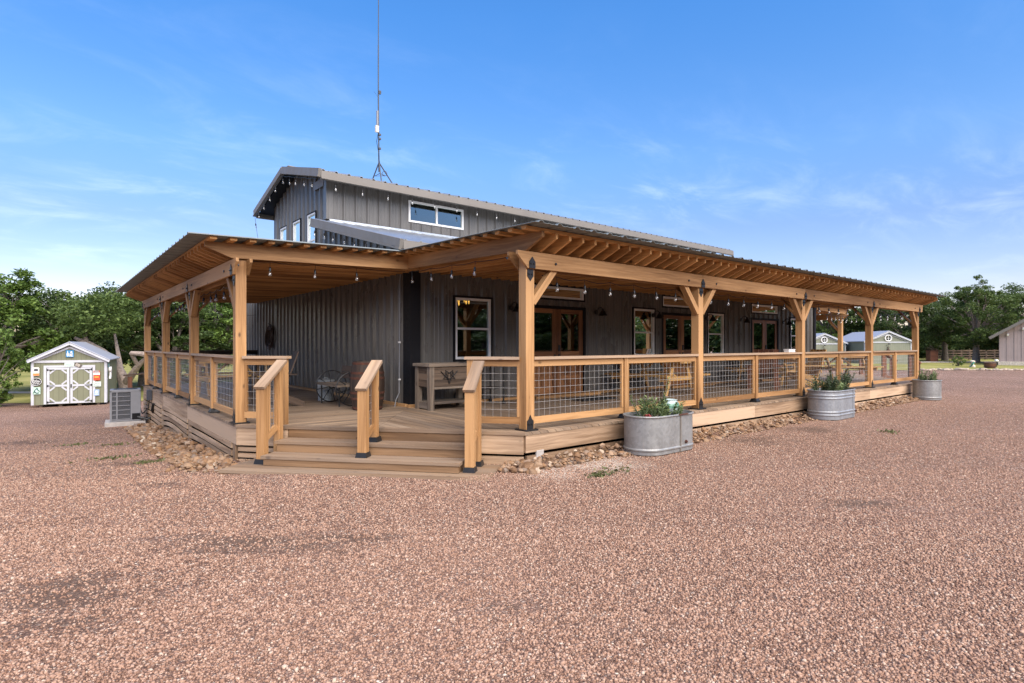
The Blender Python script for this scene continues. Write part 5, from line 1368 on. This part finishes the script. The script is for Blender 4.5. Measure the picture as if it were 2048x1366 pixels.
# signs: painted plates fixed to the shed
def plate(name, label, a_, z_, w, h_, col, marks=(), rot=0, shape='rect', side=False):
    a_ = a_ * .81 if not side else a_; w *= .86; c = P(a_, .045, z_); u = s * math.cos(rot) + V((0, 0, 1)) * math.sin(rot); v = -s * math.sin(rot) + V((0, 0, 1)) * math.cos(rot); n = f
    if side: c = P(2.72 / 2 + .02, a_, z_); u = -f; v = V((0, 0, 1)); n = s
    o = thing(name, label, 'sign', c, group='signs on the left shed'); mm = plain(name + '_paint', col, .5)
    mb = MB()
    if shape == 'oval': pts = [c + u * (w / 2 * math.cos(t * math.pi / 12)) + v * (h_ / 2 * math.sin(t * math.pi / 12)) for t in range(24)]
    elif shape == 'can': pts = [c + u * (w / 2 * x) + v * (h_ / 2 * y) for x, y in ((-.82, -1), (.82, -1), (1, -.88), (1, .8), (.75, 1), (-.75, 1), (-1, .8), (-1, -.88))]
    else: pts = [c + u * (w / 2 * x) + v * (h_ / 2 * y) for x, y in ((-1, -1), (1, -1), (1, 1), (-1, 1))]
    mb.prism(pts, n * .012, v); mb.build('plate', mm, o)
    for k, (mk, mc) in enumerate(marks):
        m2 = MB(); lift = .014 + .003 * k
        for item in mk:
            if item[0] == 'r': _, x, y, ww, hh = item; m2.box(c + u * x * w + v * y * h_ + n * lift, (ww * w, .004, hh * h_), (u, n, v))
            elif item[0] == 'o': _, x, y, ww, hh = item; m2.prism([c + u * (x * w + ww * w / 2 * math.cos(t * .5236)) + v * (y * h_ + hh * h_ / 2 * math.sin(t * .5236)) + n * lift for t in range(12)], n * .004, v)
            else: m2.tube([c + u * x * w + v * y * h_ + n * lift for x, y in item[1]], item[2], 5)
        m2.build('lettering', plain('mark_paint', mc, .5), o)
wt_ = (.8, .8, .78)
plate('shed_sign', 'square blue sign with white bottle in the shed gable', 0, 2.34, .32, .30, (.015, .19, .40), [([('r', -.27, -.12, .2, .5), ('r', -.27, .26, .09, .25), ('o', .2, .22, .3, .22), ('r', .16, -.05, .5, .1), ('r', .12, -.2, .3, .08), ('r', .15, -.34, .5, .09)], wt_), ([('r', .05, .07, .3, .07), ('r', .2, -.13, .28, .05)], (.005, .05, .16))])
plate('shed_sign', 'black oval sign with white script on the shed left side', -1.42, 1.15, .44, .34, (.01, .01, .012), [([('t', [(-.38, .05), (-.3, .25), (-.2, .28), (-.24, .08), (-.34, .02)], .012), ('t', [(-.15, .05), (-.1, .18), (-.02, .05), (.03, .3), (.06, .08), (.2, .2), (.12, .05), (.3, .1)], .011), ('t', [(-.35, -.12), (-.1, -.02), (.15, -.05), (.36, -.02)], .010), ('t', [(-.25, -.28), (-.15, -.14), (-.06, -.3), (.04, -.15), (.14, -.28), (.27, -.16)], .011)] , wt_), ([('t', [(.47 * math.cos(t * .2618), .46 * math.sin(t * .2618)) for t in range(25)], .008)], wt_)], 0, 'oval')
plate('shed_sign', 'white and orange can shaped sign at the upper left of the shed', -1.42, 1.58, .25, .36, (.72, .70, .66), [([('r', 0, -.34, .96, .28)], (.55, .2, .05)), ([('o', 0, .22, .7, .3), ('r', 0, .08, .8, .06)], (.06, .06, .07))], 0, 'can')
plate('shed_sign', 'pale green picture sign low on the shed left side', -1.40, .76, .30, .30, (.42, .58, .48), [([('t', [(-.4, -.35), (-.2, .1), (0, .3), (.15, .1), (.4, -.1)], .018), ('t', [(-.3, -.1), (0, -.35), (.3, -.3)], .02), ('o', .05, .28, .3, .2)], (.03, .07, .06)), ([('o', .0, -.02, .25, .4)], (.5, .7, .72))])
plate('shed_sign', 'pale green strip sign above the shed doors', -.02, 1.86, .40, .17, (.50, .58, .52), [([('r', -.1, .1, .6, .14), ('r', .05, -.2, .6, .12)], (.30, .42, .38))])
plate('shed_sign', 'tilted dark bottle shaped sign above the shed doors', .36, 1.83, .32, .17, (.10, .085, .07), [([('r', -.05, 0, .55, .6)], (.5, .45, .38)), ([('r', -.05, .08, .4, .12), ('r', -.05, -.15, .35, .1)], (.08, .07, .06))], -.5, 'can')
plate('shed_sign', 'red and white can shaped sign right of the shed doors', 1.18, 1.36, .28, .44, (.50, .06, .02), [([('r', 0, .18, .96, .22)], wt_), ([('o', 0, .4, .8, .25), ('r', 0, .3, .9, .05)], (.3, .24, .24)), ([('r', .0, -.16, .66, .15)], (.75, .28, .04))], 0, 'can')
plate('shed_sign', 'pale grey green plate under the can sign on the shed', 1.19, .98, .36, .22, (.50, .56, .50), [([('t', [(-.35, -.1), (-.1, .15), (.1, 0), (.35, .2)], .008), ('r', 0, -.25, .7, .08)], (.25, .36, .34))])
plate('shed_sign', 'light blue square sign low right on the shed', 1.18, .60, .22, .27, (.28, .38, .58), [([('o', 0, .1, .6, .5), ('r', 0, -.3, .7, .12)], (.55, .64, .78))])
plate('shed_sign', 'small teal sign on the shed side wall', -.18, 1.80, .2, .16, (.06, .28, .33), [([('r', 0, 0, .5, .3)], wt_)], 0, 'rect', True)
th = thing('electric_meter', 'white round electric meter on the shed side wall', 'meter', P(1.38, -.25, 1.5)); mb = MB(); c = P(1.38, -.25, 1.62); mb.tube([c, c + s * .1], .12, 14); mb.build('dial', M['white'], th, True); mb = MB(); mb.tube([c + V((0, 0, -.12)) + s * .05, c + V((0, 0, -.30)) + s * .05, c + V((0, 0, -.36)) + s * .05 + f * .12, c + V((0, 0, -.42)) + s * .05 + f * .12], .045, 8); mb.build('pipe', M['white'], th)

def far_shed(px, Z, label, yawd, wl, ll):
    toc = -at(px, Z).normalized(); yw = math.atan2(toc.y, toc.x) + R(yawd); global P, s, f
    th, P, s, f, ax_ = shed('garden_shed', label, px, Z, EYE - (737 - HOR) / F * Z, 3.5, 6.0, 2.18, .78, yw, 'shedr', None)
    c = P(0, .02, 2.45); mb = MB(); mb.torus(c + f * .02, .24, .05, f, 24, 6); mb.build('window_ring', M['white'], th, True)
    mb = MB(); mb.tube([c, c + f * .015], .23, 20); mb.build('pane', M['glass'], th); mb = MB(); mb.box(c + f * .03, (.46, .02, .035), ax_); mb.box(c + f * .03, (.035, .021, .46), ax_); mb.build('glazing_bar', M['white'], th)
    l = thing('shed_lamp', ll, 'lamp', P(0, .05, 1.95)); mb = MB(); q = P(0, .06, 1.95); mb.tube([q, q + f * .12 + V((0, 0, .06))], .02, 6); mb.lathe([(.03, .08), (.10, .0), (.11, -.02)], q + f * .12, 12); mb.build('lamp_shade', M['black'], l)
    w = thing('wreath', wl, 'wreath', P(0, .05, 1.5)); mb = MB(); q = P(0, .06, 1.62); rg = random.Random(px)
    for k in range(14): mb.tube([q + s * rg.uniform(-.06, .06), q + s * rg.uniform(-.16, .16) + V((0, 0, -rg.uniform(.15, .38))) + f * .03], .022, 5)
    mb.build('twig_bundle', M['brown'], w); mb = MB(); mb.torus(q + V((0, 0, .06)), .06, .015, f, 12, 5); mb.build('hanger', M['rust'], w)
    d = P(-.0, .02, .9)
far_shed(1776, 46, 'sage green shed with round window behind the right porch steps', 26, 'brown twig hanging below the nearer far shed window', 'small black lamp on the nearer far shed')
far_shed(1648, 49, 'farther sage shed with round window beside the barn end', 22, 'brown twig hanging on the farther sage shed', 'small black lamp on the farther sage shed')

# ---------------------------------------------------------------- mauve house at the right edge
Zh = 43; h0 = at(1998, Zh, 0); s = (RT * .76 - FW * .65).normalized(); f = V((-s.y, s.x, 0))
if f.dot(FW) > 0: f = -f
hz = gz(h0.x, h0.y); th = thing('house', 'mauve board and batten house with stone base at the right edge', 'house', (h0.x, h0.y, hz)); HW = 10.5; P = lambda a_, b_, z_: V((h0.x, h0.y, 0)) + s * a_ + f * b_ + V((0, 0, z_)); ax_ = (s, f, V((0, 0, 1)))
he, sl = 2.30, .66
mb = MB(); g_ = [P(0, 0, hz + .3), P(HW, 0, hz + .3), P(HW, 0, he), P(HW / 2, 0, he + HW / 2 * sl), P(0, 0, he)]; mb.prism(g_, -f * .1, (0, 0, 1)); mb.prism([p - f * 9 for p in g_], -f * .1, (0, 0, 1)); mb.box(P(.05, -4.55, (hz + .3 + he) / 2), (.1, 8.8, he - hz - .3), ax_, 2); mb.box(P(HW - .05, -4.55, (hz + .3 + he) / 2), (.1, 8.8, he - hz - .3), ax_, 2); mb.build('wall', M['house'], th)
mb = MB(); [mb.box(P(.04 + k * .42, .014, 0) + V((0, 0, (hz + .32 + he + min(k * .42, HW - k * .42) * sl) / 2)), (.05, .026, he + min(k * .42, HW - k * .42) * sl - hz - .34), ax_, 2) for k in range(0, 25)]; mb.build('batten', M['house'], th)
mb = MB(); mb.box(P(HW / 2, -.02, hz + .1), (HW + .1, .2, .42), ax_); mb.build('stone_base', M['stone_pale'], th)
mb = MB()
for sg in (-1, 1):
    a_ = P(HW / 2, .5, he + HW / 2 * sl + .06); e_ = HW / 2 + .55; b_ = P(HW / 2 + sg * e_, .5, he + .06 - .55 * sl); e = -f * 10; n = V((0, 0, .12))
    mb.emit([a_, b_, b_ + e, a_ + e, a_ + n, b_ + n, b_ + e + n, a_ + e + n], [(0, 1, 2, 3), (7, 6, 5, 4), (0, 4, 5, 1), (1, 5, 6, 2), (2, 6, 7, 3)], f)
mb.build('roof', M['house'], th)
mb = MB(); [mb.beam(P(HW / 2, .52, he + HW / 2 * sl + .08), P(HW / 2 + sg * (HW / 2 + .56), .52, he + .08 - .56 * sl), .03, .2) for sg in (-1, 1)]; mb.build('fascia', M['fascia'], th)
mb = MB(); mb.tube([P(-.56, .5, he - .22), P(-.56, -9, he - .22)], .05, 6); mb.build('gutter', M['white'], th)
for a_, z_, lb in ((.50, he + .02, 'lower'), (1.36, he + .45, 'upper')):
    l = thing('flood_lamp', lb + ' cream flood lamp on the mauve house gable', 'lamp', P(a_, .05, z_)); mb = MB(); mb.box(P(a_, .04, z_), (.1, .06, .1), ax_); mb.build('bracket', M['cream'], l)
    mb = MB(); mb.tube([P(a_, .07, z_ - .02), P(a_, .2, z_ - .08)], .07, 10); mb.build('lamp_head', M['white'], l, True)

# ---------------------------------------------------------------- ranch fence, lawn things
fl_ = thing('ranch_fence', 'dark four rail timber ranch fence beyond the right lawn', 'fence', at(1935, 58, 0)); pts = [at(1856 + k * 16.5, 57 + k * .35) for k in range(10)]
pts = [V((p.x, p.y, gz(p.x, p.y))) for p in pts]
for p in pts: mb = MB(); mb.box(p + V((0, 0, .5)), (.16, .16, 1.15), (FW, RT, V((0, 0, 1))), 2); mb.build('post', M['brown'], fl_)
for z_ in (.2, .45, .7, .95):
    mb = MB(); [mb.beam(a_ + V((0, 0, z_)) - FW * .09, b_ + V((0, 0, z_ + random.uniform(-.02, .02))) - FW * .09, .04, .13) for a_, b_ in zip(pts, pts[1:])]; mb.build('rail', M['brown'], fl_)
c = at(1864, 52); c.z = gz(c.x, c.y); th = thing('rusty_cabinet', 'rust brown upright cabinet left of the ranch fence', 'cabinet', c); mb = MB(); mb.box(c + V((0, 0, .5)), (.70, .6, 1.0), (RT, FW, V((0, 0, 1)))); mb.build('body', M['red'], th, bevel=.02); MB().box(c + V((0, 0, 1.04)), (.8, .7, .06), (RT, FW, V((0, 0, 1)))).build('lid', M['rust'], th)
c = at(1980, 37.5); c.z = gz(c.x, c.y); th = thing('tub_planter', 'round reddish brown timber tub near the mauve house', 'planter', c); mb = MB(); mb.lathe([(.27, 0), (.32, .2), (.33, .38), (.29, .39), (.28, .33)], c, 18); mb.build('tub', M['red'], th, True); mb = MB(); mb.lathe([(.325, .10), (.333, .10), (.338, .14), (.33, .14)], c, 18); mb.lathe([(.335, .32), (.342, .32), (.342, .36), (.335, .36)], c, 18); mb.build('hoop', M['brown'], th); MB().lathe([(.285, .34), (.01, .36)], c, 14).build('soil', M['soil'], th)
c = at(1945, 39); c.z = gz(c.x, c.y); th = thing('garden_ornament', 'white and green garden ornament on the right lawn', 'garden ornament', c); mb = MB(); mb.lathe([(.16, 0), (.17, .12), (.08, .2), (.07, .32), (.15, .36), (.14, .45), (.02, .5)], c, 14); mb.build('pedestal', M['stone_pale'], th, True); M['greenpaint'] = plain('green_paint', (.03, .18, .11), .5); mb = MB(); mb.tube([c + RT * -.12 + V((0, 0, .02)), c + RT * -.10 - FW * .15 + V((0, 0, .25)), c - FW * .12 + V((0, 0, .38))], .05, 7); mb.build('hose', M['greenpaint'], th, True)
c = at(1993, 40); c.z = gz(c.x, c.y); th = thing('path_lamp', 'short black path lamp with pale head by the house corner', 'lamp', c); MB().tube([c, c + V((0, 0, .38))], .035, 6).build('post', M['black'], th); MB().lathe([(.08, .36), (.12, .42), (.10, .5), (.02, .53)], c, 10).build('lamp_head', M['white'], th, True)
rg = random.Random(15); k = 0
M['kerbstone'] = plain('kerb_stone', (.36, .29, .22), .9, 0, .4, 5)
for px in np.arange(1842, 2075, 7.5):
    p = at(px + rg.uniform(-2, 2), 34.7 + rg.uniform(-.35, .35)); mb = MB(); r = rg.uniform(.10, .24); pebble(mb, (0, 0, 0), r, rg, .5, 7); o = mb.build('border_stone', M['kerbstone'], None, True); o.location = (p.x, p.y, gz(p.x, p.y) + r * .15); tag(o, 'pale flat stone in the row edging the right lawn', 'stone', 'border stones edging the right lawn'); k += 1

# ---------------------------------------------------------------- weeds and loose stones
nr = np.random.default_rng(5); C = []
for x, y, r, n in ((5.35, 4.62, .30, 60), (5.0, 4.55, .14, 70), (.75, 10.6, .35, 80), (.9, 12.6, .3, 60), (.4, 13.3, .25, 50), (1.1, 9.6, .22, 60), (2.05, 7.55, .15, 40), (11.5, 3.6, .2, 40)):
    q = nr.normal(size=(n, 2)) * r * .55; C += [(x + a_, y + b_ * .6, gz(x + a_, y + b_ * .6) + .012) for a_, b_ in q]
o = leaf_mesh('weeds', np.array(C), .026, 4, M['grassb'], None, -.2); tag(o, 'sparse weeds sprouting in the gravel', 'weeds', kind='stuff')

# crushed granite lying loose on the drive
nr = np.random.default_rng(99); pts = []
for z0, z1, dens in ((.6, 1.9, 3000), (1.9, 3.4, 5200), (3.4, 4.8, 3600), (4.8, 7.0, 2000), (7.0, 10.0, 900), (10.0, 15.0, 330), (15., 22., 110)):
    n = int(dens * 1.7 * (z1 * z1 - z0 * z0)); Z = np.sqrt(nr.uniform(z0 * z0, z1 * z1, n)); t = nr.uniform(-1.7, 1.7, n)
    ok_ = nr.random(n) < np.clip((1.7 - np.abs(t)) / .75, 0, 1); Z, t = Z[ok_], t[ok_]
    pts.append(np.stack([.6306 * Z + .7761 * t * Z, .7761 * Z - .6306 * t * Z], 1))
Pn = np.concatenate(pts)
d_ = (Pn[:, 0] - A.x) * CN.x + (Pn[:, 1] - A.y) * CN.y
keep = ~((d_ < .93) & (Pn[:, 0] > 1.95) & (Pn[:, 1] > 5.45))
lump = nr.random(len(Pn))
for x_, y_, rx, ry in WEAR:
    a_ = ((Pn[:, 0] - x_) * .776 - (Pn[:, 1] - y_) * .6306) / rx; b_ = ((Pn[:, 0] - x_) * .6306 + (Pn[:, 1] - y_) * .776) / ry
    wob_ = .35 * np.sin(Pn[:, 0] * 9 + 3 * np.sin(Pn[:, 1] * 7)) + .3 * np.sin(Pn[:, 1] * 17 + Pn[:, 0] * 5)
    keep &= ~((np.hypot(a_, b_) + wob_ < .8) & (lump < .68))
Pn = Pn[keep]; n = len(Pn)
cube = np.array([(-1, -1, -1), (1, -1, -1), (1, 1, -1), (-1, 1, -1), (-.7, -.7, 1), (.7, -.7, 1), (.7, .7, 1), (-.7, .7, 1)], float)
Vt = cube[None] * (1 + nr.uniform(-.38, .38, (n, 8, 3)))
rad = nr.uniform(.0030, .0068, n) * (1 + .7 * (nr.random(n) ** 14)); Vt *= rad[:, None, None] * np.stack([nr.uniform(.8, 1.3, n), np.ones(n), nr.uniform(.55, 1.0, n)], 1)[:, None]
ang = nr.uniform(0, 6.283, n); tl = nr.normal(0, .35, n); ca, sa, ct, st_ = np.cos(ang), np.sin(ang), np.cos(tl), np.sin(tl)
y2 = Vt[:, :, 1] * ct[:, None] - Vt[:, :, 2] * st_[:, None]; z2 = Vt[:, :, 1] * st_[:, None] + Vt[:, :, 2] * ct[:, None]
x3 = Vt[:, :, 0] * ca[:, None] - y2 * sa[:, None]; y3 = Vt[:, :, 0] * sa[:, None] + y2 * ca[:, None]
gzv = np.array([gz(x, y) for x, y in Pn])
Vt = np.stack([x3 + Pn[:, 0:1], y3 + Pn[:, 1:2], z2 + gzv[:, None] + rad[:, None] * .35], 2).reshape(-1, 3).astype(np.float32)
fc = np.array([(0, 3, 2, 1), (4, 5, 6, 7), (0, 1, 5, 4), (1, 2, 6, 5), (2, 3, 7, 6), (3, 0, 4, 7)], dtype=np.int32)
idx = (fc[None] + (np.arange(n, dtype=np.int32) * 8)[:, None, None]).ravel()
me = bpy.data.meshes.new('loose_gravel'); me.vertices.add(8 * n); me.vertices.foreach_set('co', Vt.ravel()); me.loops.add(24 * n); me.loops.foreach_set('vertex_index', idx)
me.polygons.add(6 * n); me.polygons.foreach_set('loop_start', np.arange(0, 24 * n, 4, dtype=np.int32)); me.polygons.foreach_set('loop_total', np.full(6 * n, 4, dtype=np.int32))
me.materials.append(M['chip']); me.update(calc_edges=True)
o = bpy.data.objects.new('loose_gravel', me); COL.objects.link(o); tag(o, 'loose crushed pink granite lying on the drive', 'gravel', kind='stuff')
